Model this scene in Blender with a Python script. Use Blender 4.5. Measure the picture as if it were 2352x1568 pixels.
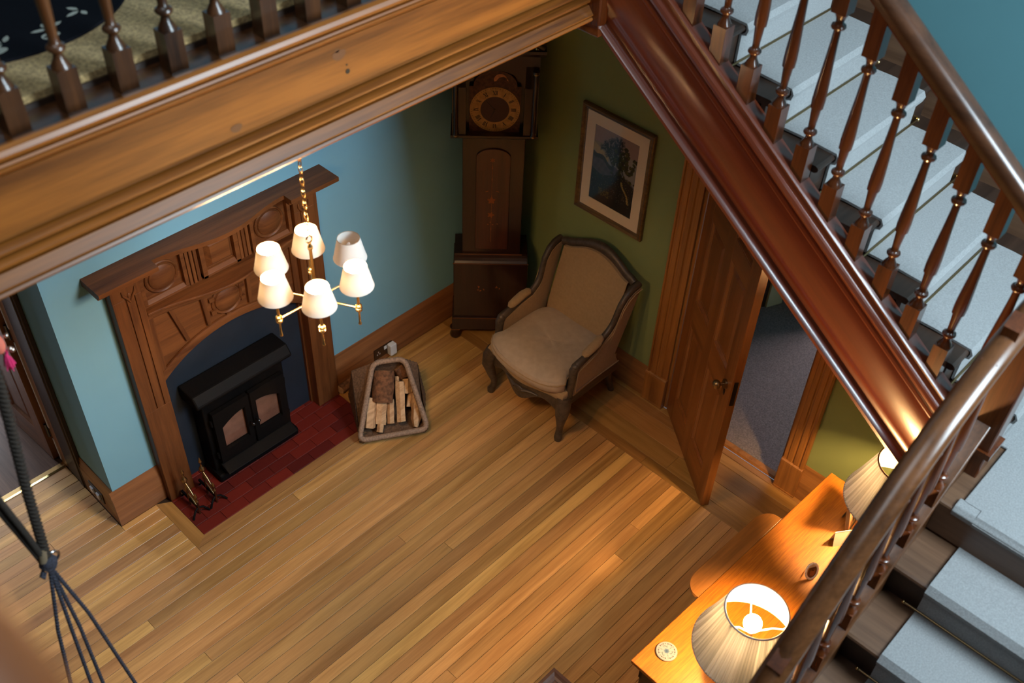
import bpy, bmesh, math, random
from mathutils import Vector, Matrix
random.seed(7)
sc = bpy.context.scene
for o in list(bpy.data.objects): bpy.data.objects.remove(o)
COL = sc.collection
PI = math.pi

# ---------------------------------------------------------------- camera
cam_d = bpy.data.cameras.new('camera'); cam = bpy.data.objects.new('camera', cam_d); COL.objects.link(cam)
cam.matrix_world = Matrix(((0.69421838, 0.47520912, -0.54058962, -3.96915),
                           (-0.71888915, 0.49481435, -0.48821834, -3.82815),
                           (0.03548569, 0.72755415, 0.6851319, 4.7), (0, 0, 0, 1)))
cam_d.sensor_fit = 'HORIZONTAL'; cam_d.sensor_width = 36.0; cam_d.lens = 2378.2 / 2352 * 36
cam_d.clip_start = 0.05; cam_d.clip_end = 60
cam_d.dof.use_dof = True; cam_d.dof.focus_distance = 5.2; cam_d.dof.aperture_fstop = 2.2
sc.camera = cam

# ---------------------------------------------------------------- world, daylight, exposure
w = bpy.data.worlds.new('world'); sc.world = w; w.use_nodes = True
w.node_tree.nodes['Background'].inputs[0].default_value = (0.55, 0.75, 1.0, 1)
w.node_tree.nodes['Background'].inputs[1].default_value = 0.3
def area(name, loc, target, sx, sy, power, color):
    d = bpy.data.lights.new(name, 'AREA'); d.shape = 'RECTANGLE'; d.size = sx; d.size_y = sy; d.energy = power; d.color = color
    o = bpy.data.objects.new(name, d); COL.objects.link(o); o.location = loc
    o.rotation_euler = (Vector(target) - Vector(loc)).to_track_quat('-Z', 'Y').to_euler(); return o
DAY = (0.70, 0.88, 1.0)
area('landing_window_light', (-1.05, -5.25, 4.45), (-2.4, 0.0, 1.6), 1.25, 1.9, 265, DAY)
area('roof_light', (-3.7, -2.8, 6.17), (-3.7, -2.8, 0), 2.0, 1.5, 36, (0.80, 0.91, 1.0))
area('side_room_window_light', (3.3, -2.5, 1.6), (0.6, -2.1, 0.0), 1.2, 1.2, 60, (1.0, 0.86, 0.95))
area('passage_window_light', (-3.05, 4.4, 1.7), (-3.4, 1.0, 0.0), 1.0, 1.5, 190, (0.86, 0.90, 1.0))
sc.view_settings.view_transform = 'Standard'; sc.view_settings.look = 'None'
sc.view_settings.exposure = 0.0; sc.view_settings.gamma = 1.0; sc.view_settings.use_curve_mapping = False

# ---------------------------------------------------------------- helpers
class MB:
    def __init__(s): s.v = []; s.f = []; s.m = []
    def add(s, vs, fs, mi=0):
        b = len(s.v); s.v += [tuple(v) for v in vs]
        for f in fs: s.f.append(tuple(b + i for i in f)); s.m.append(mi)
        return s
    def box(s, x0, x1, y0, y1, z0, z1, mi=0):
        return s.add([(x0,y0,z0),(x1,y0,z0),(x1,y1,z0),(x0,y1,z0),(x0,y0,z1),(x1,y0,z1),(x1,y1,z1),(x0,y1,z1)],
                     [(0,3,2,1),(4,5,6,7),(0,1,5,4),(1,2,6,5),(2,3,7,6),(3,0,4,7)], mi)
    def prism(s, pts, ax, a, b, mi=0, shear=None):
        n = len(pts)
        def mk(p, t):
            q = {'x': (t, p[0], p[1]), 'y': (p[0], t, p[1]), 'z': (p[0], p[1], t)}[ax]
            return shear(q) if shear else q
        vs = [mk(p, a) for p in pts] + [mk(p, b) for p in pts]
        fs = [tuple(range(n))[::-1], tuple(range(n, 2*n))] + [(i, (i+1) % n, n+(i+1) % n, n+i) for i in range(n)]
        return s.add(vs, fs, mi)
    def loft(s, rings, caps=True, mi=0):
        n = len(rings[0]); vs = [p for r in rings for p in r]; fs = []
        for k in range(len(rings)-1):
            for i in range(n):
                j = (i+1) % n; fs.append((k*n+i, k*n+j, (k+1)*n+j, (k+1)*n+i))
        if caps: fs.append(tuple(range(n))[::-1]); fs.append(tuple((len(rings)-1)*n+i for i in range(n)))
        return s.add(vs, fs, mi)
    def lathe(s, prof, c=(0,0,0), n=16, caps=True, mod=None, mi=0, sq=False):
        rings = []
        for r, z in prof:
            ring = []
            for i in range(n):
                a = 2*PI*i/n; rr = max(r, 1e-5) * (mod(a, z) if mod else 1)
                ring.append((c[0]+rr*math.cos(a), c[1]+rr*math.sin(a), c[2]+z))
            rings.append(ring)
        return s.loft(rings, caps, mi)
    def tube(s, path, r, n=8, closed=False, mi=0, flat=1.0, up=(0,0,1)):
        P = [Vector(p) for p in path]; m = len(P); rings = []; prev = None
        for k in range(m):
            a = P[(k-1) % m] if (closed or k > 0) else P[k]; b = P[(k+1) % m] if (closed or k < m-1) else P[k]
            t = (b-a)
            t = t.normalized() if t.length > 1e-9 else Vector((0,0,1))
            if prev is None:
                u = Vector(up)
                if abs(u.dot(t)) > .95: u = Vector((1,0,0))
                sd = t.cross(u).normalized()
            else:
                sd = (prev - t*prev.dot(t))
                sd = sd.normalized() if sd.length > 1e-6 else t.orthogonal().normalized()
            prev = sd; u2 = sd.cross(t)
            rr = r[k] if isinstance(r, (list, tuple)) else r
            rings.append([P[k] + sd*math.cos(2*PI*i/n)*rr + u2*math.sin(2*PI*i/n)*rr*flat for i in range(n)])
        if closed: rings.append(rings[0])
        return s.loft(rings, not closed, mi)
    def sweep(s, prof, path, up=(0,0,1), mi=0):
        P = [Vector(p) for p in path]; rings = []
        for k in range(len(P)):
            t = (P[min(k+1, len(P)-1)] - P[max(k-1, 0)]).normalized()
            sd = t.cross(Vector(up)).normalized(); u2 = sd.cross(t)
            rings.append([P[k] + sd*a + u2*b for a, b in prof])
        return s.loft(rings, True, mi)
    def ball(s, c, r, n=12, m=8, sc_=(1,1,1), mi=0):
        rings = []
        for k in range(m+1):
            ph = PI*k/m; rr = max(math.sin(ph), 1e-4)
            rings.append([(c[0]+r*sc_[0]*rr*math.cos(2*PI*i/n), c[1]+r*sc_[1]*rr*math.sin(2*PI*i/n), c[2]-r*sc_[2]*math.cos(ph)) for i in range(n)])
        return s.loft(rings, True, mi)
    def grid(s, fn, nu, nv, mi=0):
        vs = [fn(i/nu, j/nv) for j in range(nv+1) for i in range(nu+1)]
        fs = [(j*(nu+1)+i, j*(nu+1)+i+1, (j+1)*(nu+1)+i+1, (j+1)*(nu+1)+i) for j in range(nv) for i in range(nu)]
        return s.add(vs, fs, mi)
    def xf(s, M):
        s.v = [tuple(M @ Vector(v)) for v in s.v]; return s

def obj(name, mb, mat, parent=None, smooth=None, bevel=0, loc=None, rot=None, seg=2, normals=True):
    me = bpy.data.meshes.new(name); me.from_pydata(mb.v, [], mb.f); me.update()
    bm = bmesh.new(); bm.from_mesh(me)
    if normals: bmesh.ops.recalc_face_normals(bm, faces=bm.faces)
    bm.to_mesh(me); bm.free()
    mats = mat if isinstance(mat, (list, tuple)) else [mat]
    for m in mats: me.materials.append(m)
    if len(mats) > 1:
        for p, mi in zip(me.polygons, mb.m): p.material_index = mi
    if smooth is not None:
        me.polygons.foreach_set('use_smooth', [True]*len(me.polygons))
        if smooth < 180: me.set_sharp_from_angle(angle=math.radians(smooth))
    o = bpy.data.objects.new(name, me); COL.objects.link(o)
    if parent: o.parent = parent
    if loc: o.location = loc
    if rot: o.rotation_euler = rot
    if bevel:
        b = o.modifiers.new('bevel', 'BEVEL'); b.width = bevel; b.segments = seg; b.limit_method = 'ANGLE'; b.angle_limit = math.radians(40)
    return o
def tag(o, label, cat, group=None, kind=None):
    o['label'] = label; o['category'] = cat
    if group: o['group'] = group
    if kind: o['kind'] = kind
    return o
def thing(name, label, cat, loc=(0,0,0), rotz=0, group=None):
    o = bpy.data.objects.new(name, None); COL.objects.link(o); o.location = loc; o.rotation_euler = (0, 0, rotz)
    o.empty_display_size = .05
    return tag(o, label, cat, group)
def struct(name, mb, mat, parent=None, label=None, **k):
    o = obj(name, mb, mat, parent, **k)
    if not parent: o['kind'] = 'structure'
    if label: o['label'] = label
    return o
def copy_tree(o, parent=None, link=None):
    c = o.copy(); COL.objects.link(c)
    if parent: c.parent = parent
    for ch in list(o.children): copy_tree(ch, c)
    return c

# ---------------------------------------------------------------- materials
def srgb(r, g, b):
    f = lambda c: (c/255/12.92) if c/255 <= .04045 else ((c/255+.055)/1.055)**2.4
    return (f(r), f(g), f(b), 1)
def base_mat(name):
    m = bpy.data.materials.new(name); m.use_nodes = True; nt = m.node_tree
    return m, nt, nt.nodes['Principled BSDF'], nt.nodes, nt.links
def plain(name, col, rough=.5, metal=0, coat=0, spec=.5, bump=0, bscale=200, var=0, vscale=8, sheen=0):
    m, nt, P, N, L = base_mat(name)
    P.inputs['Base Color'].default_value = col; P.inputs['Roughness'].default_value = rough
    P.inputs['Metallic'].default_value = metal; P.inputs['Coat Weight'].default_value = coat
    P.inputs['Specular IOR Level'].default_value = spec; P.inputs['Sheen Weight'].default_value = sheen
    tc = N.new('ShaderNodeTexCoord')
    if var:
        n = N.new('ShaderNodeTexNoise'); n.inputs['Scale'].default_value = vscale; n.inputs['Detail'].default_value = 5
        L.new(tc.outputs['Object'], n.inputs['Vector'])
        r = N.new('ShaderNodeValToRGB'); e = r.color_ramp.elements
        e[0].color = tuple(c*(1-var) for c in col[:3]) + (1,); e[1].color = tuple(min(1, c*(1+var)) for c in col[:3]) + (1,)
        e[0].position = .3; e[1].position = .7
        L.new(n.outputs['Fac'], r.inputs['Fac']); L.new(r.outputs['Color'], P.inputs['Base Color'])
    if bump:
        n = N.new('ShaderNodeTexNoise'); n.inputs['Scale'].default_value = bscale; n.inputs['Detail'].default_value = 3
        L.new(tc.outputs['Object'], n.inputs['Vector'])
        b = N.new('ShaderNodeBump'); b.inputs['Strength'].default_value = bump; b.inputs['Distance'].default_value = .003
        L.new(n.outputs['Fac'], b.inputs['Height']); L.new(b.outputs['Normal'], P.inputs['Normal'])
    return m
def wood(name, dark, light, axis='x', scale=1.0, rough=.35, coat=0, rnd=0, rot=None, rings=1.0, coat_rough=.12, spec=.5):
    m, nt, P, N, L = base_mat(name)
    P.inputs['Roughness'].default_value = rough; P.inputs['Coat Weight'].default_value = coat
    P.inputs['Coat Roughness'].default_value = coat_rough; P.inputs['Specular IOR Level'].default_value = spec
    tc = N.new('ShaderNodeTexCoord'); oi = N.new('ShaderNodeObjectInfo')
    vm = N.new('ShaderNodeVectorMath'); vm.operation = 'MULTIPLY_ADD'
    cv = N.new('ShaderNodeCombineXYZ')
    for i in range(3): L.new(oi.outputs['Random'], cv.inputs[i])
    L.new(cv.outputs[0], vm.inputs[0]); vm.inputs[1].default_value = (17.3, 31.7, 11.1); L.new(tc.outputs['Object'], vm.inputs[2])
    src = vm.outputs[0]
    if rot:
        rm = N.new('ShaderNodeMapping'); rm.inputs['Rotation'].default_value = rot; L.new(src, rm.inputs['Vector']); src = rm.outputs[0]
    mp = N.new('ShaderNodeMapping'); k = [1, 1, 1]; k['xyz'.index(axis)] = .055
    mp.inputs['Scale'].default_value = [c*scale for c in k]; L.new(src, mp.inputs['Vector'])
    n1 = N.new('ShaderNodeTexNoise'); n1.inputs['Scale'].default_value = 22*rings; n1.inputs['Detail'].default_value = 4; n1.inputs['Distortion'].default_value = .8
    n2 = N.new('ShaderNodeTexNoise'); n2.inputs['Scale'].default_value = 130; n2.inputs['Detail'].default_value = 3
    n3 = N.new('ShaderNodeTexNoise'); n3.inputs['Scale'].default_value = 5; n3.inputs['Detail'].default_value = 2
    for n in (n1, n2, n3): L.new(mp.outputs[0], n.inputs['Vector'])
    a = N.new('ShaderNodeMath'); a.operation = 'MULTIPLY_ADD'; L.new(n2.outputs['Fac'], a.inputs[0]); a.inputs[1].default_value = .35
    L.new(n1.outputs['Fac'], a.inputs[2])
    b = N.new('ShaderNodeMath'); b.operation = 'MULTIPLY_ADD'; L.new(n3.outputs['Fac'], b.inputs[0]); b.inputs[1].default_value = .3; L.new(a.outputs[0], b.inputs[2])
    r = N.new('ShaderNodeValToRGB'); e = r.color_ramp.elements; e[0].position = .55; e[1].position = 1.05
    e[0].color = dark; e[1].color = light; L.new(b.outputs[0], r.inputs['Fac'])
    out = r.outputs['Color']
    if rnd:
        h = N.new('ShaderNodeHueSaturation'); mr = N.new('ShaderNodeMapRange'); L.new(oi.outputs['Random'], mr.inputs['Value'])
        mr.inputs['To Min'].default_value = 1-rnd; mr.inputs['To Max'].default_value = 1+rnd*.75
        L.new(mr.outputs[0], h.inputs['Value'])
        ms = N.new('ShaderNodeMath'); ms.operation = 'MULTIPLY'; L.new(oi.outputs['Random'], ms.inputs[0]); ms.inputs[1].default_value = 7.31
        fr = N.new('ShaderNodeMath'); fr.operation = 'FRACT'; L.new(ms.outputs[0], fr.inputs[0])
        m2 = N.new('ShaderNodeMapRange'); L.new(fr.outputs[0], m2.inputs['Value']); m2.inputs['To Min'].default_value = .492; m2.inputs['To Max'].default_value = .508
        L.new(m2.outputs[0], h.inputs['Hue']); L.new(out, h.inputs['Color']); out = h.outputs['Color']
    L.new(out, P.inputs['Base Color'])
    bp = N.new('ShaderNodeBump'); bp.inputs['Strength'].default_value = .08; bp.inputs['Distance'].default_value = .002
    L.new(a.outputs[0], bp.inputs['Height']); L.new(bp.outputs['Normal'], P.inputs['Normal'])
    return m
def attr_mat(name, rough=.6, spec=.4):
    m, nt, P, N, L = base_mat(name); a = N.new('ShaderNodeVertexColor'); a.layer_name = 'Col'
    L.new(a.outputs['Color'], P.inputs['Base Color']); P.inputs['Roughness'].default_value = rough; P.inputs['Specular IOR Level'].default_value = spec
    return m
def emit(name, col, strength):
    m, nt, P, N, L = base_mat(name); P.inputs['Emission Color'].default_value = col; P.inputs['Emission Strength'].default_value = strength
    P.inputs['Base Color'].default_value = (1, 1, 1, 1); return m
def shade_mat(name, col, stripe=None, trans=.5):
    m = bpy.data.materials.new(name); m.use_nodes = True; nt = m.node_tree; N = nt.nodes; L = nt.links; N.clear()
    out = N.new('ShaderNodeOutputMaterial'); mx = N.new('ShaderNodeMixShader'); d = N.new('ShaderNodeBsdfDiffuse'); t = N.new('ShaderNodeBsdfTranslucent')
    mx.inputs[0].default_value = trans; L.new(d.outputs[0], mx.inputs[1]); L.new(t.outputs[0], mx.inputs[2]); L.new(mx.outputs[0], out.inputs[0])
    d.inputs[0].default_value = col; t.inputs[0].default_value = col
    if stripe:
        a = N.new('ShaderNodeVertexColor'); a.layer_name = 'Col'; L.new(a.outputs['Color'], d.inputs[0]); L.new(a.outputs['Color'], t.inputs[0])
    return m
def paint(o, fn):
    me = o.data; at = me.color_attributes.new('Col', 'FLOAT_COLOR', 'POINT')
    buf = []
    for v in me.vertices: c = fn(v.co); buf += [c[0], c[1], c[2], 1.0]
    at.data.foreach_set('color', buf)

WALL_LAMPLIT = plain('wall_paint_lamplit', (.245, .30, .125, 1), .75, spec=.2, bump=.06, bscale=260, var=.03, vscale=3)  # same wall paint, with the warm lamp light put into its colour
WALL_DIMMED = plain('wall_paint_dimmed', (.09, .215, .24, 1), .75, spec=.2, bump=.06, bscale=260, var=.03, vscale=3)  # same wall paint, darkened in colour against strong daylight on the upper wall
WALL = plain('wall_paint', (.215, .46, .60, 1), .75, spec=.2, bump=.06, bscale=260, var=.03, vscale=3)
CEIL = plain('ceiling_paint', (.34, .32, .28, 1), .85, spec=.15)
WALL_DARK = plain('dark_unseen_wall', (.10, .075, .05, 1), .7, spec=.2)  # plain walls out of view, coloured dark to cut daylight bounce
OAK = wood('oak_floor', (.34, .165, .046, 1), (.62, .35, .12, 1), 'x', 1.0, .36, rnd=.3, coat=.22, coat_rough=.3, rings=.8)
OAKY = wood('oak_floor_border', (.25, .115, .028, 1), (.43, .22, .065, 1), 'y', 1.0, .36, rnd=.25, coat=.15, coat_rough=.25, rings=.8)
GAP = plain('floor_joint', (.03, .014, .006, 1), .9)
PINE = wood('pitch_pine_beam', (.055, .013, .001, 1), (.285, .092, .013, 1), 'x', .8, .4, coat=.12, coat_rough=.22, rings=.55)
MANT = wood('mantel_oak', (.075, .023, .007, 1), (.18, .064, .019, 1), 'x', 1.0, .5, coat=.06, coat_rough=.3, spec=.28)
MANTZ = wood('mantel_oak_upright', (.075, .023, .007, 1), (.18, .064, .019, 1), 'z', 1.0, .5, coat=.06, coat_rough=.3, spec=.28)
SKIRT = wood('skirting_oak', (.15, .055, .02, 1), (.31, .125, .045, 1), 'x', 1.0, .42, coat=.15, coat_rough=.3)
SKIRTY = wood('skirting_oak_side', (.17, .066, .02, 1), (.36, .155, .045, 1), 'y', 1.0, .42, coat=.15, coat_rough=.3)
CASING = wood('casing_pine', (.2, .075, .018, 1), (.42, .18, .045, 1), 'z', 1.0, .38, coat=.2, coat_rough=.3)
DOORW = wood('door_pine', (.14, .045, .011, 1), (.29, .105, .027, 1), 'z', .9, .36, coat=.25, coat_rough=.25, rings=.7)
DOORX = wood('door_pine_rail', (.14, .045, .011, 1), (.29, .105, .027, 1), 'x', .9, .36, coat=.25, coat_rough=.25, rings=.7)
SLOPE = math.atan(.708)
MAHOG = wood('mahogany_string', (.075, .009, .003, 1), (.15, .026, .006, 1), 'y', .7, .32, coat=1.0, coat_rough=.2, spec=.6, rot=(-SLOPE, 0, 0), rings=.5)
MAHZ = wood('mahogany_turned', (.04, .008, .002, 1), (.13, .032, .007, 1), 'z', 1.2, .25, coat=.6, coat_rough=.12, rings=.6)
GALW = wood('gallery_dark_oak', (.018, .006, .002, 1), (.095, .032, .009, 1), 'z', 1.2, .35, coat=.35, rings=.6)
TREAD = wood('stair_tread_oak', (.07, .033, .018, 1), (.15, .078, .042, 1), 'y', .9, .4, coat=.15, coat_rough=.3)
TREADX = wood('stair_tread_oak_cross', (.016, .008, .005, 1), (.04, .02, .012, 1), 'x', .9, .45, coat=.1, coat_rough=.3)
RAILM = wood('handrail_mahogany', (.05, .018, .006, 1), (.14, .052, .018, 1), 'x', .9, .24, coat=.3, coat_rough=.28, rings=.6)
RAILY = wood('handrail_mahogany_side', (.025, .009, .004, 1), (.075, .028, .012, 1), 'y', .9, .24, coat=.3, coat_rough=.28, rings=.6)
WALNUT = wood('burr_walnut_top', (.20, .058, .004, 1), (.38, .128, .008, 1), 'x', 3.5, .5, coat=.1, coat_rough=.2, rings=1.6)
LEAFW = wood('walnut_leaf', (.13, .05, .01, 1), (.25, .10, .022, 1), 'x', 1.3, .4, coat=.2, coat_rough=.3)
DARKW = wood('dark_table_wood', (.02, .008, .004, 1), (.05, .02, .009, 1), 'z', 1.0, .4, coat=.2)
CLOCKW = wood('clock_mahogany', (.010, .002, .0015, 1), (.028, .007, .004, 1), 'z', 1.0, .3, coat=.5, coat_rough=.15)
CHAIRW = wood('chair_frame_wood', (.03, .02, .014, 1), (.085, .06, .042, 1), 'y', 2.0, .45, coat=.1)
LINEN = plain('linen_upholstery', (.37, .245, .13, 1), .9, spec=.15, bump=.25, bscale=700, var=.08, vscale=60, sheen=.15)
LINEN2 = plain('linen_cushion', (.43, .33, .24, 1), .9, spec=.15, bump=.25, bscale=600, var=.07, vscale=30, sheen=.15)
TILE = plain('quarry_tile', (.115, .009, .006, 1), .35, spec=.5, var=.3, vscale=5, bump=.05, bscale=90)
def tile_mat():
    m, nt, P, N, L = base_mat('quarry_tile_red'); oi = N.new('ShaderNodeObjectInfo'); r = N.new('ShaderNodeValToRGB')
    e = r.color_ramp.elements; e[0].color = (.075, .007, .006, 1); e[1].color = (.17, .016, .009, 1)
    L.new(oi.outputs['Random'], r.inputs[0]); L.new(r.outputs[0], P.inputs['Base Color']); P.inputs['Roughness'].default_value = .6; P.inputs['Specular IOR Level'].default_value = .25; return m
TILE = tile_mat()
SLATE = plain('slate_panel', (.012, .021, .036, 1), .55, spec=.4, var=.15, vscale=5, bump=.1, bscale=60)
IRON = plain('stove_iron', (.003, .003, .0035, 1), .6, spec=.12, bump=.1, bscale=300)
def glass_mat(name, tint=(.3, .2, .16, 1)):
    m = bpy.data.materials.new(name); m.use_nodes = True; nt = m.node_tree; N = nt.nodes; L = nt.links; N.clear()
    out = N.new('ShaderNodeOutputMaterial'); mx = N.new('ShaderNodeMixShader'); t = N.new('ShaderNodeBsdfTransparent'); g = N.new('ShaderNodeBsdfGlossy')
    lw = N.new('ShaderNodeLayerWeight'); pw = N.new('ShaderNodeMath'); pw.operation = 'POWER'; pw.inputs[1].default_value = 3.0
    ma = N.new('ShaderNodeMath'); ma.operation = 'MULTIPLY_ADD'; ma.inputs[1].default_value = .55; ma.inputs[2].default_value = .04
    L.new(lw.outputs['Facing'], pw.inputs[0]); L.new(pw.outputs[0], ma.inputs[0]); t.inputs[0].default_value = tint; g.inputs['Roughness'].default_value = .05
    L.new(ma.outputs[0], mx.inputs[0]); L.new(t.outputs[0], mx.inputs[1]); L.new(g.outputs[0], mx.inputs[2]); L.new(mx.outputs[0], out.inputs[0]); return m
STOVEGL = glass_mat('stove_glass', (.8, .72, .68, 1))
PICGL = glass_mat('picture_glass', (.97, .97, .97, 1))
FIREBR = plain('fire_brick', (.28, .16, .12, 1), .85, var=.3, vscale=10)
BRASS = plain('brass', (.80, .58, .27, 1), .25, metal=1)
BRASSD = plain('aged_brass', (.32, .22, .11, 1), .35, metal=1)
BLACK = plain('black_paint', (.006, .006, .006, 1), .5)
WHITEP = plain('white_plastic', (.72, .76, .82, 1), .35)
CARPET = plain('stair_carpet_wool', (.28, .285, .285, 1), .95, spec=.05, bump=.9, bscale=420, var=.16, vscale=160, sheen=.2)
CARPETB = plain('beige_carpet_wool', (.46, .31, .14, 1), .95, spec=.05, bump=.9, bscale=420, var=.45, vscale=120, sheen=.1)
CARPETR = plain('side_room_carpet_wool', (.24, .20, .18, 1), .95, spec=.05, bump=.9, bscale=420, var=.3, vscale=110, sheen=.1)
WICKER = plain('wicker', (.30, .20, .14, 1), .65, var=.35, vscale=90)
WICKERD = plain('wicker_dark', (.15, .085, .05, 1), .7, var=.4, vscale=90)
LOGW = wood('split_log', (.40, .215, .10, 1), (.70, .46, .26, 1), 'x', 1.5, .75)
BARK = plain('bark', (.16, .07, .032, 1), .9, var=.6, vscale=45, bump=1.0, bscale=60)
ROPEM = plain('brown_rope', (.026, .018, .012, 1), .9, var=.5, vscale=250, bump=.6, bscale=500)
CORDM = plain('grey_cord', (.035, .035, .05, 1), .85, var=.9, vscale=300, bump=.6, bscale=500)
STEEL = plain('dark_steel', (.10, .10, .11, 1), .3, metal=1)
BULB = emit('lit_bulb', (1, .58, .25, 1), 1350)
BULBT = emit('lit_lamp_bulb', (1, .58, .22, 1), 1750)
BULBOFF = plain('unlit_bulb', (.8, .78, .74, 1), .3)
SHADE = shade_mat('linen_shade', (.82, .78, .72, 1), trans=.006)
PLEAT = shade_mat('pleated_shade', (.8, .74, .62, 1), stripe=True, trans=.019)
PAINTED = attr_mat('painted_surface', .45)
PRINT = attr_mat('printed_paper', .55)
RUGM = attr_mat('woven_rug', .95, .05)
MATBOARD = plain('mat_board', (.88, .72, .52, 1), .85, spec=.1)
GILT = wood('gilt_brown_frame', (.07, .036, .012, 1), (.19, .11, .035, 1), 'y', 2.0, .42)
PINK = plain('pink_thread', (.75, .03, .16, 1), .8)
CORAL = plain('coral_felt', (.80, .20, .13, 1), .85)
CARD = plain('cream_card', (.85, .76, .66, 1), .7)

# ================================================================ STRUCTURE
XR, YS = 0.0, -5.4                 # right wall plane, rear wall plane
ZTOP = 6.2
# --- floor: sub floor with every board a part
floor = struct('floor', MB().box(-6.5, -.0, YS, .62, -.06, -.0125), GAP)
def board(x0, x1, y0, y1, mat, ax):
    g = .0009; c = .0014; z0, z1 = -.012, 0.0
    if ax == 'x':
        pts = [(y0+g, z0), (y1-g, z0), (y1-g, z1-c), (y1-g-c, z1), (y0+g+c, z1), (y0+g, z1-c)]
        return obj('floor_board', MB().prism(pts, 'x', x0+g, x1-g), mat, floor)
    pts = [(x0+g, z0), (x1-g, z0), (x1-g, z1-c), (x1-g-c, z1), (x0+g+c, z1), (x0+g, z1-c)]
    return obj('floor_board', MB().prism(pts, 'y', y0+g, y1-g), mat, floor)
PITCH = .0706; rows = []
n0 = -1.263
HX0, HX1, HY = -2.655, -1.31, -.437      # hearth with its timber border
known = {-1.362: [-1.684], -1.991: [-.853], -.51: [-2.067], -2.4: [-1.681]}
k = -31
while True:
    ya = n0 + PITCH*k; yb = ya + PITCH; k += 1
    if ya > .6: break
    if yb < -3.36: continue
    segs = []
    if ya > -.02: segs = [(-6.4, -2.87)]
    elif yb > HY+.001:
        segs = [(-6.4, HX0), (HX1, -.466)]
        if ya < HY-.005: board(HX0, HX1, ya, HY, OAK, 'x')
    else: segs = [(-6.4, -.466)]
    js = []
    for ky, v in known.items():
        if ya <= ky < yb: js += v
    if random.random() < .3: js.append(random.uniform(-4.6, -1.0))
    if random.random() < .25: js.append(random.uniform(-3.2, -2.7))
    y1b = min(yb, -.022) if ya <= -.02 else min(yb, .6)
    if ya <= -.02 and yb > HY+.001 and ya < HY: y1b = yb
    for a, b in segs:
        cuts = [a] + sorted(j for j in js if a+.25 < j < b-.25) + [b]
        for p, q in zip(cuts[:-1], cuts[1:]):
            yy0 = max(ya, -3.355)
            if ya <= -.02 and yb > -.02 and q < -2.6: board(p, -2.87, yy0, yb, OAK, 'x'); board(-2.87, q, yy0, -.022, OAK, 'x')
            else: board(p, q, yy0, y1b, OAK, 'x')
# fill left bay strip between -.02 and the first full row
bx = [-.466, -.392, -.257, -.121, -.048, -.002]
for a, b in zip(bx[:-1], bx[1:]):
    for p, q in ((-3.355, -1.9+.2*random.random()), ):
        board(a, b, p, q, OAKY, 'y'); board(a, b, q, -.022, OAKY, 'y')
# timber border round the hearth
def quad_board(pts, mat):
    return obj('hearth_border_board', MB().prism(pts, 'z', -.012, .0012), mat, floor)
IX0, IX1, IY = -2.582, -1.384, -.383
quad_board([(HX0, HY), (HX1, HY), (IX1, IY), (IX0, IY)], OAK)
quad_board([(HX0, HY), (IX0, IY), (IX0, -.066), (HX0, -.022)], OAKY)
quad_board([(HX1, HY), (HX1, -.022), (IX1, -.066), (IX1, IY)], OAKY)
# --- hearth tiles
hearth = thing('hearth', 'dark red quarry tile hearth in front of the stove, edged with pale timber', 'hearth', (-1.983, -.19, -.012))
obj('mortar_bed', MB().box(-.598, .598, -.192, .218, -.003, .006), plain('hearth_mortar', (.03, .006, .005, 1), .9), hearth)
th, tl, rr = .0755, .152, 0
y = -.1915
while y < .215:
    y2 = min(y+th, .217); x = -.598 - (tl*.5 if rr % 2 else 0)
    while x < .596:
        a, b = max(x, -.598), min(x+tl, .598)
        if b-a > .02:
            g = .0012; c = .002
            dz = random.uniform(-.0004, .0006)
            o = obj('tile', MB().prism([(y+g, .0), (y2-g, .0), (y2-g, .0115+dz), (y2-g-c, .0135+dz), (y+g+c, .0135+dz), (y+g, .0115+dz)], 'x', a+g, b-g), TILE, hearth)
        x += tl
    y = y2; rr += 1

# --- walls
def wallbox(name, *boxes, mat=WALL):
    m = MB()
    for b in boxes: m.box(*b)
    return struct(name, m, mat)
wallbox('wall_back', (-2.845, -2.43, 0, .16, 0, ZTOP), (-1.535, .15, 0, .16, 0, ZTOP), (-2.43, -1.535, 0, .16, 1.0, ZTOP), (-2.43, -1.535, .10, .16, 0, 1.0))
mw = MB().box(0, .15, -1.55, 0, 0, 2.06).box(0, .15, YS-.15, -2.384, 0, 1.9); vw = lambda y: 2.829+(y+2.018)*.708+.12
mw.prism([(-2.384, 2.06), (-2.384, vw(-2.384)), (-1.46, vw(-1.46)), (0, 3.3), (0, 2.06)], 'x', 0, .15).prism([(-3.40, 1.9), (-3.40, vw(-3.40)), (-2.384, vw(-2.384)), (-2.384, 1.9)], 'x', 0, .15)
struct('wall_right', mw, WALL_LAMPLIT)
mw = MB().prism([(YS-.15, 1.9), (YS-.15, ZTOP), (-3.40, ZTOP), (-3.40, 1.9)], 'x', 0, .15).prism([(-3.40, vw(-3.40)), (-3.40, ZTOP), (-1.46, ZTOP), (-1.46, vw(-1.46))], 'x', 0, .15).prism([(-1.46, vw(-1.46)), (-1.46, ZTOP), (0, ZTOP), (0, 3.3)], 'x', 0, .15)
struct('wall_right_upper', mw, WALL_DIMMED)
wallbox('wall_return', (-2.845, -2.70, .16, .70, 0, ZTOP))
wallbox('wall_passage', (-6.65, -3.76, .62, .76, 0, ZTOP), (-3.76, -2.70, .701, .76, 2.06, ZTOP), (-3.76, -2.845, .62, .70, 2.06, ZTOP), mat=WALL_DARK)
wallbox('wall_left', (-6.65, -6.5, YS, .62, 0, ZTOP), mat=WALL_DARK)
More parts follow.
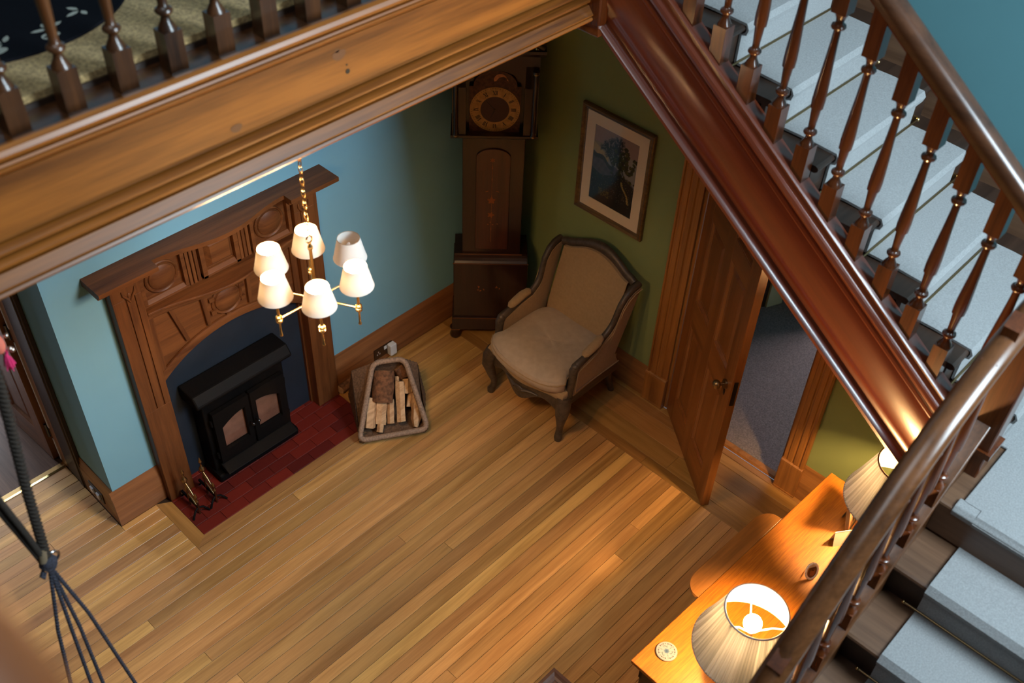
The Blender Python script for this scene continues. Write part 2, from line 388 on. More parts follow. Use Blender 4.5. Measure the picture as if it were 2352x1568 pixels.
# rear wall with two window openings
wallbox('wall_rear', (-6.65, -1.75, YS-.15, YS, 0, ZTOP), (-1.75, -.35, YS-.15, YS, 0, 3.45), (-1.75, -.35, YS-.15, YS, 5.45, ZTOP), (-.35, 0, YS-.15, YS, 0, ZTOP), mat=WALL_DARK)
struct('ceiling', MB().box(-6.65, .15, YS-.15, .2, ZTOP, ZTOP+.1), CEIL)
for i, (x0, x1, z0, z1) in enumerate(((-1.75, -.35, 3.45, 5.45),)):
    m = MB(); t = .05
    m.box(x0, x0+t, YS-.1, YS-.02, z0, z1).box(x1-t, x1, YS-.1, YS-.02, z0, z1).box(x0, x1, YS-.1, YS-.02, z0, z0+t).box(x0, x1, YS-.1, YS-.02, z1-t, z1)
    struct('window_%d' % (i+1), m, plain('window_paint', (.7, .7, .68, 1), .5))
# spandrel wall beside the lower flight
wallbox('wall_stair', (-3.7, 0, -3.40, -3.365, 0, .30))
m = MB(); m.prism([(-3.5, .29), (-1.2, 1.60), (-1.2, .29)], 'y', -3.40, -3.365); m.box(-1.2, 0, -3.40, -3.365, .29, 1.62)
struct('wall_stair_panel', m, TREADX)

# --- skirtings
def skirt(name, axis, a, b, wall, sgn, h, mat):
    # profile (depth from wall, z)
    pr = [(0, 0), (.022, 0), (.022, h*.72), (.018, h*.74), (.018, h*.80), (.013, h*.84), (.011, h*.92), (.004, h), (0, h)]
    m = MB()
    if axis == 'x': m.prism([(wall+sgn*d, z) for d, z in pr], 'x', a, b)
    else: m.prism([(wall+sgn*d, z) for d, z in pr], 'y', a, b)
    return struct(name, m, mat, smooth=50)
skirt('baseboard_back', 'x', -1.383, -.0, 0, -1, .262, SKIRT)
skirt('baseboard_back_left', 'x', -2.845-.022, -2.58, 0, -1, .262, SKIRT)
skirt('baseboard_return', 'y', .0005, .36, -2.845, -1, .262, SKIRTY)
skirt('baseboard_right', 'y', -1.397, -.022, 0, -1, .235, SKIRTY)
skirt('baseboard_right_front', 'y', -3.365, -2.515, 0, -1, .262, SKIRTY)

# --- gallery floor, soffit, beam
struct('ceiling_gallery', MB().box(-6.5, 0, -1.25, 0, 2.9, 2.92).box(-6.5, -2.845, 0, .62, 2.9, 2.92), CEIL)
gf = MB().box(-6.5, -1.0, -1.36, 0, 2.92, 3.29).box(-1.0, 0, -1.552, 0, 2.99, 3.29).box(-6.5, -2.845, 0, .62, 2.92, 3.29).box(-6.5, -4.06, YS, -1.36, 2.92, 3.29)
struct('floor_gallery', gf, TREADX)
gc = MB().box(-6.45, -1.03, -1.355, -.01, 3.291, 3.312).box(-1.03, -.03, -1.515, -.01, 3.291, 3.312)
tag(obj('gallery_carpet', gc, CARPETB), 'speckled beige fitted carpet on the upper gallery behind the balusters', 'carpet')
bp = [(-1.40, 3.272), (-1.50, 3.272), (-1.503, 3.302), (-1.520, 3.306), (-1.533, 3.299), (-1.538, 3.287), (-1.533, 3.275), (-1.520, 3.269), (-1.496, 3.266), (-1.496, 3.261),
      (-1.522, 3.260), (-1.524, 3.253), (-1.508, 3.250), (-1.508, 3.246), (-1.518, 3.244), (-1.518, 3.238), (-1.504, 3.236), (-1.500, 3.226), (-1.490, 3.213), (-1.476, 3.206), (-1.460, 3.204), (-1.460, 3.199),
      (-1.470, 3.197), (-1.470, 3.024), (-1.452, 3.022), (-1.452, 3.016), (-1.484, 3.014), (-1.494, 3.007), (-1.492, 2.998), (-1.480, 2.993), (-1.462, 2.992), (-1.462, 2.987), (-1.494, 2.985), (-1.506, 2.978), (-1.504, 2.968),
      (-1.490, 2.963), (-1.472, 2.962), (-1.472, 2.957), (-1.500, 2.955), (-1.524, 2.926), (-1.524, 2.921), (-1.502, 2.919), (-1.502, 2.915), (-1.520, 2.913), (-1.525, 2.906), (-1.520, 2.898), (-1.506, 2.896), (-1.25, 2.896), (-1.25, 2.99), (-1.40, 2.99)]
struct('trim_1', MB().prism(bp, 'x', -6.4, -1.045), PINE, smooth=32, label='long varnished pine beam with moulded edges carrying the gallery')
obj('base_rail', MB().box(-6.3, -1.05, -1.499, -1.357, 3.268, 3.274), GALW, bpy.data.objects['trim_1'])
# knots and a bolt hole in the beam face (flat discs, the hole's darkness painted black)
hole = MB()
for hx, hz, hr in ((-2.182, 3.085, .0085), (-2.184, 3.108, .0035)): hole.xf(Matrix()); hole.add(*(lambda r, cx, cz: ([(cx+r*math.cos(2*PI*i/12), -1.4712, cz+r*math.sin(2*PI*i/12)) for i in range(12)], [tuple(range(12))]))(hr, hx, hz))
obj('bolt_hole', hole, BLACK, bpy.data.objects['trim_1'])
KN = plain('pine_knot', (.13, .05, .018, 1), .5)
kn = MB()
for hx, hz, hr in ((-2.21, 3.155, .021), (-2.216, 3.168, .008), (-2.60, 3.06, .016)):
    kn.add([(hx+hr*1.25*math.cos(2*PI*i/14), -1.4709, hz+hr*.8*math.sin(2*PI*i/14)*(1.3 if math.sin(2*PI*i/14) < 0 else .7)) for i in range(14)], [tuple(range(14))])
obj('knot', kn, KN, bpy.data.objects['trim_1'])

# --- right doorway: casing, threshold, door, room beyond
def casing(name, y0, y1, flip):
    wd = y1-y0; pr = [(0, 0), (-.018, 0), (-.030, .008), (-.030, .018), (-.022, .022), (-.022, .030), (-.027, .036), (-.027, .062), (-.020, .066), (-.020, .074), (-.025, .080), (-.025, .104), (-.018, .110), (-.018, wd), (0, wd)]
    pts = [(x, (y0+t) if not flip else (y1-t)) for x, t in pr]
    m = MB().prism(pts, 'z', .235, 2.09)
    o = struct(name, m, CASING, smooth=30)
    p = MB().box(-.036, 0, y0-.004, y1+.004, 0, .222); p.prism([(-.036, .222), (-.036, .23), (-.028, .238), (0, .238), (0, .222)], 'y', y0-.004, y1+.004)
    p.box(-.040, 0, y0-.006, y1+.006, 0, .012)
    obj('plinth_block', p, CASING, o, bevel=.002)
    return o
casing('trim_2', -1.545, -1.397, True); casing('trim_3', -2.516, -2.384, False)
struct('trim_4', MB().box(-.03, 0, -2.52, -1.39, 2.06, 2.20), CASING)
jb = MB().box(-.002, .15, -1.565, -1.548, 0, 2.06).box(-.002, .15, -2.386, -2.37, 0, 2.06).box(.05, .075, -2.372, -2.355, 0, 2.06).box(.05, .075, -1.58, -1.565, 0, 2.06)
struct('trim_5', jb, CASING)
struct('trim_6', MB().prism([(.0, 0), (.012, .012), (.045, .014), (.06, 0)], 'y', -2.37, -1.565), CASING)
def panel_door(name, width, height, thick, mat, matx, cols, rowsz, root=None):
    """stiles, rails and raised panels; local x = width, y = thickness (visible face y=0), z up"""
    st = .105 if width > .5 else .08; mid = .095
    xs = [st, width/2-mid/2, width/2+mid/2, width-st]
    fr = MB()
    for a, b in ((0, xs[0]), (xs[1], xs[2]), (xs[3], width)): fr.box(a, b, 0, thick, 0, height)
    o = struct(name, fr, mat, bevel=.002)
    rl = MB(); zp = 0
    for z0, z1 in rowsz + [(height, height)]:
        for a, b in ((xs[0], xs[1]), (xs[2], xs[3])): rl.box(a, b, .0006, thick-.0006, zp, z0)
        zp = z1
    obj('rail', rl, matx, o)
    for z0, z1 in rowsz:
        for a, b in ((xs[0], xs[1]), (xs[2], xs[3])):
            p = MB()
            for face, s in ((0, 1), (thick, -1)):
                f = lambda d, ins: [(a+ins, face+s*d, z0+ins), (b-ins, face+s*d, z0+ins), (b-ins, face+s*d, z1-ins), (a+ins, face+s*d, z1-ins)]
                p.loft([f(.0015, 0), f(.003, .008), f(.008, .014), f(.014, .020), f(.014, .030), f(.008, .052), f(.008, .053)], False)
                q = f(.008, .053); p.add(q, [(0, 1, 2, 3)])
            obj('panel', p, mat, o, normals=True)
    return o
dr = panel_door('door_1', .765, 2.0, .045, DOORW, DOORX, 2, [(.20, .80), (.98, 1.53), (1.66, 1.86)])
dr.location = (-.006, -1.572, .006); dr.rotation_euler = (0, 0, math.atan2(-.795, -.607)); dr['label'] = 'six-panel varnished pine door standing ajar into the hall'
# visible face must look towards -x: local +y is the back of the leaf
kb = MB(); kb.tube([(.70, -.001, .93), (.70, -.012, .93)], .026, 16); kb.tube([(.70, -.01, .93), (.70, -.035, .93)], .009, 10); kb.ball((.70, -.052, .93), .026, 14, 8, (1, .8, 1))
obj('door_knob', kb, BRASSD, dr, smooth=60)
ke = MB().prism([(.692, .855), (.708, .855), (.708, .885), (.704, .892), (.696, .892), (.692, .885)], 'y', -.003, .001); obj('keyhole_plate', ke, STEEL, dr)
lp = MB().box(.7655, .767, .012, .034, .83, 1.0); obj('latch_plate', lp, STEEL, dr)
# side room
struct('floor_side_room', MB().box(.055, 1.6, -3.4, -.6, -.05, .006), CARPETR)
wallbox('wall_side_room', (1.45, 1.6, -1.9, -.6, 0, 2.7), (.15, 1.6, -.75, -.6, 0, 2.7), (.15, 3.6, -3.5, -3.4, 0, 2.7), (3.5, 3.6, -3.4, -1.75, 0, 2.7), (1.45, 3.6, -1.9, -1.75, 0, 2.7))
struct('floor_side_room_far', MB().box(1.6, 3.5, -3.4, -1.9, -.05, .006), CARPETR)
struct('ceiling_side_room', MB().box(.15, 3.6, -3.5, -.6, 2.7, 2.8), CEIL)
skirt('baseboard_side_room', 'y', -1.9, -.75, 1.45, -1, .18, SKIRTY)
cab = thing('bookcase', 'dark bookcase with a cream side panel standing on the carpet beyond the door', 'bookcase', (1.30, -1.44, .006), math.radians(-22))
obj('carcass', MB().box(-.16, .16, -.008, .30, 0, 1.1), DARKW, cab, bevel=.004)
obj('side_panel', MB().box(-.03, .10, -.045, -.008, 0, 1.12), plain('cream_paint', (.62, .54, .30, 1), .6), cab, bevel=.003)
obj('front_panel', MB().box(-.17, -.032, -.03, -.008, 0, 1.1), DARKW, cab, bevel=.003)
for i in range(3): obj('shelf_front', MB().box(-.176, -.16, .0, .3, .03+.36*i, .055+.36*i), DARKW, cab)

# --- left passage doorway
struct('trim_7', MB().box(-2.869, -2.845, .34, .545, 0, 2.12).box(-2.875, -2.845, .36, .40, 0, 2.12), wood('dark_casing', (.02, .009, .004, 1), (.05, .022, .009, 1), 'z', 1, .5), bevel=.004)
struct('trim_8', MB().box(-2.866, -2.845, .547, .625, 0, 2.06).box(-3.76, -3.74, .55, .70, 0, 2.06), CASING, bevel=.002)
thr = struct('trim_9', MB().prism([(.575, 0), (.582, .008), (.612, .008), (.62, 0)], 'x', -3.76, -2.866), BRASS)
thr['label'] = 'brass threshold strip across the passage doorway'
pd = panel_door('door_2', .80, 1.98, .042, DOORW, DOORX, 2, [(.20, .78), (.96, 1.48), (1.60, 1.84)])
pd.location = (-2.852, .668, .004); pd.rotation_euler = (0, 0, math.radians(93)); pd['label'] = 'panelled door folded back inside the left passage'
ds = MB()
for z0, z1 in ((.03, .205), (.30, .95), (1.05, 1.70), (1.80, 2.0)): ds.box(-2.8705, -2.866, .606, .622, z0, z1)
obj('daylight_gap_strip', ds, plain('pale_strip', (.75, .72, .78, 1), .5), bpy.data.objects['trim_8'])  # pale strip added in place of daylight showing through the hinge gap
hg = MB()
for z in (.25, 1.0, 1.75): hg.tube([(-2.872, .652, z-.05), (-2.872, .652, z+.05)], .008, 8)
obj('hinge', hg, STEEL, bpy.data.objects['trim_8'])
struct('floor_passage', MB().box(-6, -2.6, .62, 4.6, -.05, -.001), wood('dark_floor_boards', (.05, .028, .022, 1), (.13, .08, .06, 1), 'y', 1, .22, coat=.4))
wallbox('wall_passage_side', (-2.7, -2.6, .76, 4.6, 0, 2.9), (-6.1, -6, .76, 4.6, 0, 2.9), (-6.1, -2.6, 4.6, 4.7, 0, 2.9), mat=CEIL)
struct('ceiling_passage', MB().box(-6.1, -2.6, .62, 4.7, 2.9, 2.98), CEIL)

# ================================================================ STAIRCASE
G, RI = .2331, .165; Y0, Z0 = -2.018, 2.829
def vz(y, off=0): return Z0 + (y-Y0)*.708 + off
ST = thing('staircase', 'polished mahogany staircase turning at a landing, with turned balusters and carpeted steps', 'staircase', (0, 0, 0))
sp = [(-.925, -.315), (-1.0, -.315), (-1.02, -.318), (-1.032, -.306), (-1.032, -.290), (-1.020, -.278), (-1.004, -.275), (-.999, -.262), (-.999, -.222), (-1.006, -.208),
      (-1.014, -.18), (-1.019, -.14), (-1.020, -.10), (-1.018, -.06), (-1.012, -.025), (-1.006, -.013), (-1.006, -.006), (-1.016, -.003), (-1.021, .008), (-1.018, .020), (-1.010, .025), (-1.010, .032),
      (-1.020, .036), (-1.030, .05), (-1.034, .064), (-1.028, .076), (-1.014, .08), (-1.010, .088), (-1.010, .112), (-1.000, .120), (-.935, .120), (-.925, .11)]
YT, YB = -1.46, -3.40
m = MB(); m.loft([[(x, YT, vz(YT, v)) for x, v in sp], [(x, YB, vz(YB, v)) for x, v in sp]])
obj('string', m, MAHOG, ST, smooth=35)
obj('wall_string', MB().prism([(-1.46, vz(-1.46, .20)), (-3.40, vz(-3.40, .20)), (-3.40, vz(-3.40, -.25)), (-1.46, vz(-1.46, -.25))], 'x', -.022, -.001), TREAD, ST)
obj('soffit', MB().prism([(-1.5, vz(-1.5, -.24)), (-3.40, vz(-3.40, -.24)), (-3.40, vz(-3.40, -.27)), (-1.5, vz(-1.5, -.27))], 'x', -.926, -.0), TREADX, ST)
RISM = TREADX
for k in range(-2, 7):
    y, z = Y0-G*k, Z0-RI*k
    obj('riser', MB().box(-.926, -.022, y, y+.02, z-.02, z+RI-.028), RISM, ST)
    if k < 6:
        yn = y-G
        pr = [(y+.02, z-.028), (yn-.012, z-.028), (yn-.022, z-.022), (yn-.025, z-.014), (yn-.022, z-.006), (yn-.012, z), (y+.02, z)]
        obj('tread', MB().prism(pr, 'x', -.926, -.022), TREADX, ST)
# landing
ZL = Z0-RI*6; YL = Y0-G*6
obj('landing_floor', MB().box(-1.21, -.0, -4.45, YL+.02, ZL-.16, ZL-.001), TREAD, ST, bevel=.01)
# lower flight
GX = .2385; X0 = -1.185
def nz(x): return ZL + (x-X0)*RI/GX
for n in range(1, 12):
    z = ZL-RI*n; xn = X0-GX*n
    pr = [(xn+GX+.03, z-.028), (xn-.003, z-.028), (xn-.012, z-.022), (xn-.015, z-.014), (xn-.012, z-.006), (xn-.003, z), (xn+GX+.03, z)]
    obj('tread', MB().prism(pr, 'y', -4.45, -3.405), TREAD, ST)
    obj('riser', MB().box(xn+GX+.012, xn+GX+.03, -4.45, -3.405, z, z+RI-.028), RISM, ST)
sx0, sx1 = -3.55, -1.0
def zs(x, v): return nz(x)+v
for nm, a, b, v0, v1 in (('string', -3.405, -3.365, -.26, .11), ('string_cap', -3.418, -3.352, .11, .135)):
    mm = MB(); mm.prism([(sx0, zs(sx0, v0)), (sx1, zs(sx1, v0)), (sx1, zs(sx1, v1)), (sx0, zs(sx0, v1))], 'y', a, b)
    obj(nm, mm, RAILM, ST, bevel=.005)
# balusters
def baluster_mb(h, base=.10, cap=.09, bw=.026, shear=0.0, shax='y'):
    """turned baluster: square block, ring, vase swelling low, long taper, ring, square top"""
    m = MB()
    sh = lambda q: q
    def blk(z0, z1, s0, s1):
        vs = []
        for z, s in ((z0, s0), (z1, s1)):
            for x, y in ((-bw, -bw), (bw, -bw), (bw, bw), (-bw, bw)):
                vs.append((x, y, z + s*(y if shax == 'y' else x)))
        m.add(vs, [(0, 3, 2, 1), (4, 5, 6, 7), (0, 1, 5, 4), (1, 2, 6, 5), (2, 3, 7, 6), (3, 0, 4, 7)])
    blk(0, base, shear, 0); blk(h-cap, h, 0, shear)
    b, t = base, h-cap; L = t-b
    pr = [(.0262, b), (.0255, b+.003), (.020, b+.014), (.0135, b+.026), (.0125, b+.036), (.016, b+.042), (.0225, b+.046), (.0245, b+.052), (.0225, b+.058), (.016, b+.062), (.0125, b+.068),
          (.0135, b+.09), (.018, b+.15*L/.55+.02), (.0222, b+.30*L), (.0235, b+.36*L), (.0225, b+.43*L), (.0195, b+.55*L), (.0158, b+.68*L), (.0132, b+.80*L), (.0125, t-.062), (.016, t-.058), (.0235, t-.054), (.0255, t-.048), (.0235, t-.042), (.016, t-.038),
          (.0135, t-.030), (.017, t-.016), (.0245, t-.003), (.0262, t)]
    m.lathe(pr, n=14); return m
def railpath_obj(name, path, mat, parent, wdt=.036, hgt=.03):
    pr = [(-wdt*.62, -hgt), (wdt*.62, -hgt), (wdt*.70, -hgt*.62), (wdt*.92, -hgt*.5), (wdt, -hgt*.1), (wdt*.95, hgt*.35), (wdt*.75, hgt*.72), (wdt*.4, hgt*.95), (0, hgt), (-wdt*.4, hgt*.95), (-wdt*.75, hgt*.72), (-wdt*.95, hgt*.35), (-wdt, -hgt*.1), (-wdt*.92, -hgt*.5), (-wdt*.70, -hgt*.62)]
    return obj(name, MB().sweep(pr, path), mat, parent, smooth=40)
HB = .80
b0 = obj('baluster', baluster_mb(HB-.03, .12, .16, .027, .708, 'y'), MAHZ, ST, smooth=35)
ys = [-1.918-.1385*i for i in range(-2, 11)]
for i, yy in enumerate(ys):
    o = b0 if i == 0 else b0.copy()
    if i: COL.objects.link(o); o.parent = ST
    o.location = (-.967, yy+.012, vz(yy+.012, .120))
rp = [(-.967, y, vz(y, .12+HB)) for y in (-1.52, -2.2, -2.8, -3.22)] + [(-.967, -3.345, vz(-3.345, .12+HB)+.0)]
railpath_obj('handrail', rp, RAILY, ST, .046, .034)
# fillet under the rail
obj('rail_fillet', MB().prism([(-1.5, vz(-1.5, .12+HB-.03)), (-3.34, vz(-3.34, .12+HB-.03)), (-3.34, vz(-3.34, .12+HB-.055)), (-1.5, vz(-1.5, .12+HB-.055))], 'x', -.985, -.949), MAHOG, ST)
# lower flight balusters and rail
HB1 = .84
b1 = obj('baluster', baluster_mb(HB1-.02, .07, .10, .024, RI/GX, 'x'), MAHZ, ST, smooth=35)
xs1 = [-1.285-.1415*i for i in range(0, 13)]
for i, xx in enumerate(xs1):
    o = b1 if i == 0 else b1.copy()
    if i: COL.objects.link(o); o.parent = ST
    o.location = (xx, -3.385, zs(xx, .135))
rp = [(-3.0, -3.385, 1.33), (-2.6, -3.385, 1.68), (-2.315, -3.385, 1.955), (-2.05, -3.385, 2.20), (-1.783, -3.385, 2.422), (-1.62, -3.385, 2.525), (-1.492, -3.385, 2.580), (-1.326, -3.385, 2.638), (-1.198, -3.385, 2.668), (-1.01, -3.385, 2.69)]
railpath_obj('handrail', rp, RAILM, ST, .042, .034)
# newel posts
def newel(x, y, z0, z1, s, drop=False, caps=True):
    m = MB()
    m.box(x-s, x+s, y-s, y+s, z0, z1)
    o = obj('newel_post', m, MAHZ, ST, bevel=.006)
    return o
nw = newel(-.972, -3.40, 1.48, 2.86, .05)
mm = MB().box(-.972-.062, -.972+.062, -3.462, -3.338, 1.95, 1.975).box(-.972-.058, -.972+.058, -3.458, -3.342, 2.70, 2.72)
mm.lathe([(.055, 2.86), (.06, 2.875), (.04, 2.89), (.035, 2.90), (.05, 2.92), (.055, 2.95), (.045, 2.985), (.0, 3.0)], (-.972, -3.40, 0), 18)
obj('newel_cap', mm, MAHZ, nw, smooth=35)
nt = newel(-1.0, -1.505, 2.88, 4.3, .05)
mm = MB().loft([[(-1.0+a*s, -1.505+b*s, z) for a, b in ((-1, -1), (1, -1), (1, 1), (-1, 1))] for s, z in ((.05, 2.89), (.046, 2.878), (.044, 2.87), (.054, 2.856), (.056, 2.850), (.054, 2.846), (.036, 2.84), (.03, 2.838))])
mm.xf(Matrix()); obj('newel_drop', mm, MAHZ, nt)
# --- stair runner
RUN = thing('stair_runner', 'pale grey wool stair carpet held by rods, running up both flights and over the landing', 'carpet', (0, 0, 0))
path = []
for k in range(-2, 7):
    y, z = Y0-G*k, Z0-RI*k
    if k == -2: path += [(y-.0, z+RI-.006)]
    path += [(y-.026, z+RI-.002), (y-.030, z+RI-.014), (y-.026, z+RI-.030), (y-.004, z+RI-.04), (y-.004, z+.012), (y-.014, z+.006)]
    if k < 6: path += [(y-G*.5, z+.006)]
def ribbon(path, th, x0, x1, ax):
    up = []
    for i, p in enumerate(path):
        a = Vector((*path[max(i-1, 0)], 0)); b = Vector((*path[min(i+1, len(path)-1)], 0)); t = (b-a).normalized(); n = Vector((t.y, -t.x, 0))
        if ax == 'x' and n.y < -.2: pass
        up.append((p[0]+n.x*th*SG, p[1]+n.y*th*SG))
    pts = path + up[::-1]; n_ = len(path); m = MB()
    vs = []
    for c in (x0, x1):
        for p in path+up: vs.append((c, p[0], p[1]) if ax == 'x' else (p[0], c, p[1]))
    N2 = 2*n_; fs = []
    for i in range(n_-1):
        fs += [(i, i+1, N2+i+1, N2+i), (n_+i, n_+i+1, N2+n_+i+1, N2+n_+i), (i, i+1, n_+i+1, n_+i), (N2+i, N2+i+1, N2+n_+i+1, N2+n_+i)]
    fs += [(0, n_, N2+n_, N2), (n_-1, N2-1, 2*N2-1, N2+n_-1)]
    return m.add(vs, fs)
SG = 1
obj('upper_flight_carpet', ribbon(path, .010, -.812, -.15, 'x'), CARPET, RUN, smooth=40)
path = [(X0+.03, ZL+.004), (X0-.008, ZL+.003), (X0-.02, ZL-.012), (X0-.012, ZL-.032), (X0+.004, ZL-.045), (X0+.004, ZL-RI+.01), (X0-.01, ZL-RI+.004)]
for n in range(1, 11):
    z = ZL-RI*n; xn = X0-GX*n
    path += [(xn+GX*.5, z+.004), (xn-.008, z+.003), (xn-.018, z-.012), (xn-.010, z-.032), (xn+.006, z-.045), (xn+.006, z-RI+.01), (xn-.006, z-RI+.004)]
obj('lower_flight_carpet', ribbon(path, .012, -4.22, -3.535, 'y'), CARPET, RUN, smooth=40)
lc = MB().box(X0+.02, -.15, -4.3, -3.47, ZL, ZL+.012).box(-.812, -.15, -3.475, YL-.006, ZL, ZL+.012)
lc.prism([(X0+.03, ZL+.012), (X0-.012, ZL+.012), (X0-.03, ZL-.004), (X0-.028, ZL-.025), (X0-.014, ZL-.038), (X0+.03, ZL-.0)], 'y', -4.3, -3.455)
obj('landing_carpet', lc, CARPET, RUN, bevel=.004)
for k in range(-2, 6):
    y, z = Y0-G*k, Z0-RI*k
    r_ = obj('stair_rod', MB().tube([(-.86, y-.020, z+.018), (-.10, y-.020, z+.018)], .0048, 8), BRASSD, RUN, smooth=60)
    for x in (-.865, -.095):
        e = MB().ball((x, y-.020, z+.018), .009, 10, 6); e.box(x-.006, x+.006, y-.016, y, z+.008, z+.028)
        obj('rod_end', e, BRASS, r_, smooth=50)
for n in range(1, 9):
    z = ZL-RI*n; x = X0-GX*(n-1)
    r_ = obj('stair_rod', MB().tube([(x-.008, -4.27, z+.02), (x-.008, -3.49, z+.02)], .0048, 8), BRASSD, RUN, smooth=60)
    obj('rod_end', MB().ball((x-.008, -3.487, z+.02), .008, 10, 6), BRASS, r_, smooth=50)

# ================================================================ GALLERY BALUSTRADE
GB = thing('gallery_balustrade', 'row of dark turned balusters on square blocks along the gallery edge above the beam', 'balustrade', (-2.2, -1.42, 3.272))
g0 = obj('baluster', baluster_mb(.86, .118, .10, .027), GALW, GB, smooth=35)
xg = [-3.028+.1515*i for i in range(-3, 13)]
for i, xx in enumerate(xg):
    o = g0 if i == 0 else g0.copy()
    if i: COL.objects.link(o); o.parent = GB
    o.location = (xx+2.2, 0, 0)
railpath_obj('handrail', [(-1.4, 0, .885), (-.5, 0, .885), (.5, 0, .885), (1.15, 0, .885)], RAILM, GB, .042, .032)
# near handrail of the upper landing
nr = thing('landing_balustrade', 'reddish brown handrail close to the viewer at the lower left corner, out of focus', 'handrail', (-3.972, -3.0, 4.2))
railpath_obj('handrail', [(.012, -1.9, 0), (.012, -.8, 0), (.012, .4, 0), (.012, 1.45, 0)], wood('near_rail_wood', (.12, .036, .010, 1), (.22, .075, .022, 1), 'y', .9, .4, coat=.25), nr, .038, .034)
nb = obj('baluster', baluster_mb(.87, .118, .10, .027), MAHZ, nr, smooth=35)
for i in range(8):
    o = nb if i == 0 else nb.copy()
    if i: COL.objects.link(o); o.parent = nr
    o.location = (-.0, 1.3-.11*i, -.905)
obj('base_rail', MB().box(-.06, .0, -2.3, 1.5, -.93, -.90), MAHZ, nr)

# ================================================================ MANTELPIECE
MP = thing('mantelpiece', 'carved brown oak fireplace surround with roundels and a wavy mantel shelf', 'fireplace', (-1.983, 0, 0))
cx = 0.0
for s in (-1, 1):
    a, b = (-.597, -.447) if s < 0 else (.447, .597)
    m = MB().box(a, b, -.058, .0, .003, 1.612)
    o = obj('pilaster', m, MANTZ, MP, bevel=.002)
    p = MB(); gr = [a, a+.062, a+.071, a+.107, a+.116, b] if s < 0 else [a, a+.034, a+.043, a+.079, a+.088, b]
    for i in (0, 2, 4): p.box(gr[i], gr[i+1], -.066, -.057, .71, 1.46)
    p.box(a, b, -.066, -.057, .003, .71).box(a, b, -.066, -.057, 1.46, 1.612)
    obj('reeded_face', p, MANTZ, o, bevel=.0025)
    # carved tulip at the head of the reeds
    t = MB(); c = (gr[1]+gr[4])/2
    t.tube([(c, -.066, 1.43), (c-.012, -.069, 1.46), (c-.030, -.070, 1.485), (c-.034, -.069, 1.51)], [.004, .007, .007, .003], 8)
    t.tube([(c, -.066, 1.43), (c+.012, -.069, 1.46), (c+.030, -.070, 1.485), (c+.034, -.069, 1.51)], [.004, .007, .007, .003], 8)
    t.ball((c, -.067, 1.475), .011, 10, 6, (1, .5, 1.3))
    obj('tulip_carving', t, MANTZ, o, smooth=60)
# backboard with the arched opening
R_ = .706; zc = .985-R_
arc = [(R_*math.sin(t), zc+R_*math.cos(t)) for t in [(-1+2*i/24)*math.asin(.44/R_) for i in range(25)]]
pts = [(-.447, 1.612)] + [(-.447, arc[0][1])] + arc + [(.447, arc[-1][1])] + [(.447, 1.612)]
m = MB(); n_ = len(pts)
# strips so the concave outline triangulates cleanly
top = [(x, 1.612) for x, z in arc]
for i in range(24):
    q = [arc[i], arc[i+1], top[i+1], top[i]]; m.prism(q, 'y', -.02, -.0)
m.box(-.447, arc[0][0], -.02, 0, arc[0][1], 1.612).box(arc[-1][0], .447, -.02, 0, arc[0][1], 1.612)
obj('backboard', m, MANT, MP)
am = MB()
def arcpath(r): return [(r*math.sin(t), 0, zc+r*math.cos(t)) for t in [(-1+2*i/24)*math.asin(.443/r) for i in range(25)]]
am.sweep([(-.030, -.002), (-.045, .0), (-.045, .010), (-.036, .014), (-.036, .020), (-.044, .026), (-.044, .036), (-.034, .040), (-.020, .040), (-.0, .040), (0, 0)], arcpath(R_), up=(0, -1, 0))
am.v = [(x, y, z) for x, y, z in am.v]
obj('arch_moulding', am, MANT, MP, smooth=40)
# lower spandrel ribs
for x0, z0, x1, z1 in ((-.325, 1.275, -.262, 1.005), (-.142, 1.255, -.130, 1.03), (.135, 1.255, .127, 1.03), (.325, 1.275, .262, 1.005)):
    m = MB(); d = .011
    m.prism([(x0-d, z0), (x0+d, z0), (x1+d, z1), (x1-d, z1)], 'y', -.040, -.018)
    obj('rib', m, MANTZ, MP, bevel=.002)
for s in (-1, 1):
    obj('spandrel_board', MB().box(min(s*.447, s*.41), max(s*.447, s*.41), -.034, -.018, .87, 1.29), MANTZ, MP, bevel=.002)
def roundel(x, z, r, y0, ears=False):
    m = MB(); prof = [(r*1.12, 0), (r*1.12, .008), (r*1.05, .013), (r*.98, .010), (r*.94, .004), (r*.90, .004), (r*.86, .012), (r*.7, .020), (r*.4, .026), (0, .028)]
    m.lathe(prof, n=32); m.xf(Matrix.Translation((x, y0, z)) @ Matrix.Rotation(PI/2, 4, 'X'))
    if ears:
        for a in (math.radians(25), math.radians(155), math.radians(265), math.radians(205), math.radians(335)):
            m.box(x+1.2*r*math.cos(a)-.014, x+1.2*r*math.cos(a)+.014, y0-.016, y0, z+1.2*r*math.sin(a)-.012, z+1.2*r*math.sin(a)+.012)
    return obj('roundel', m, MANT, MP, smooth=35)
roundel(0, 1.127, .083, -.02, True)
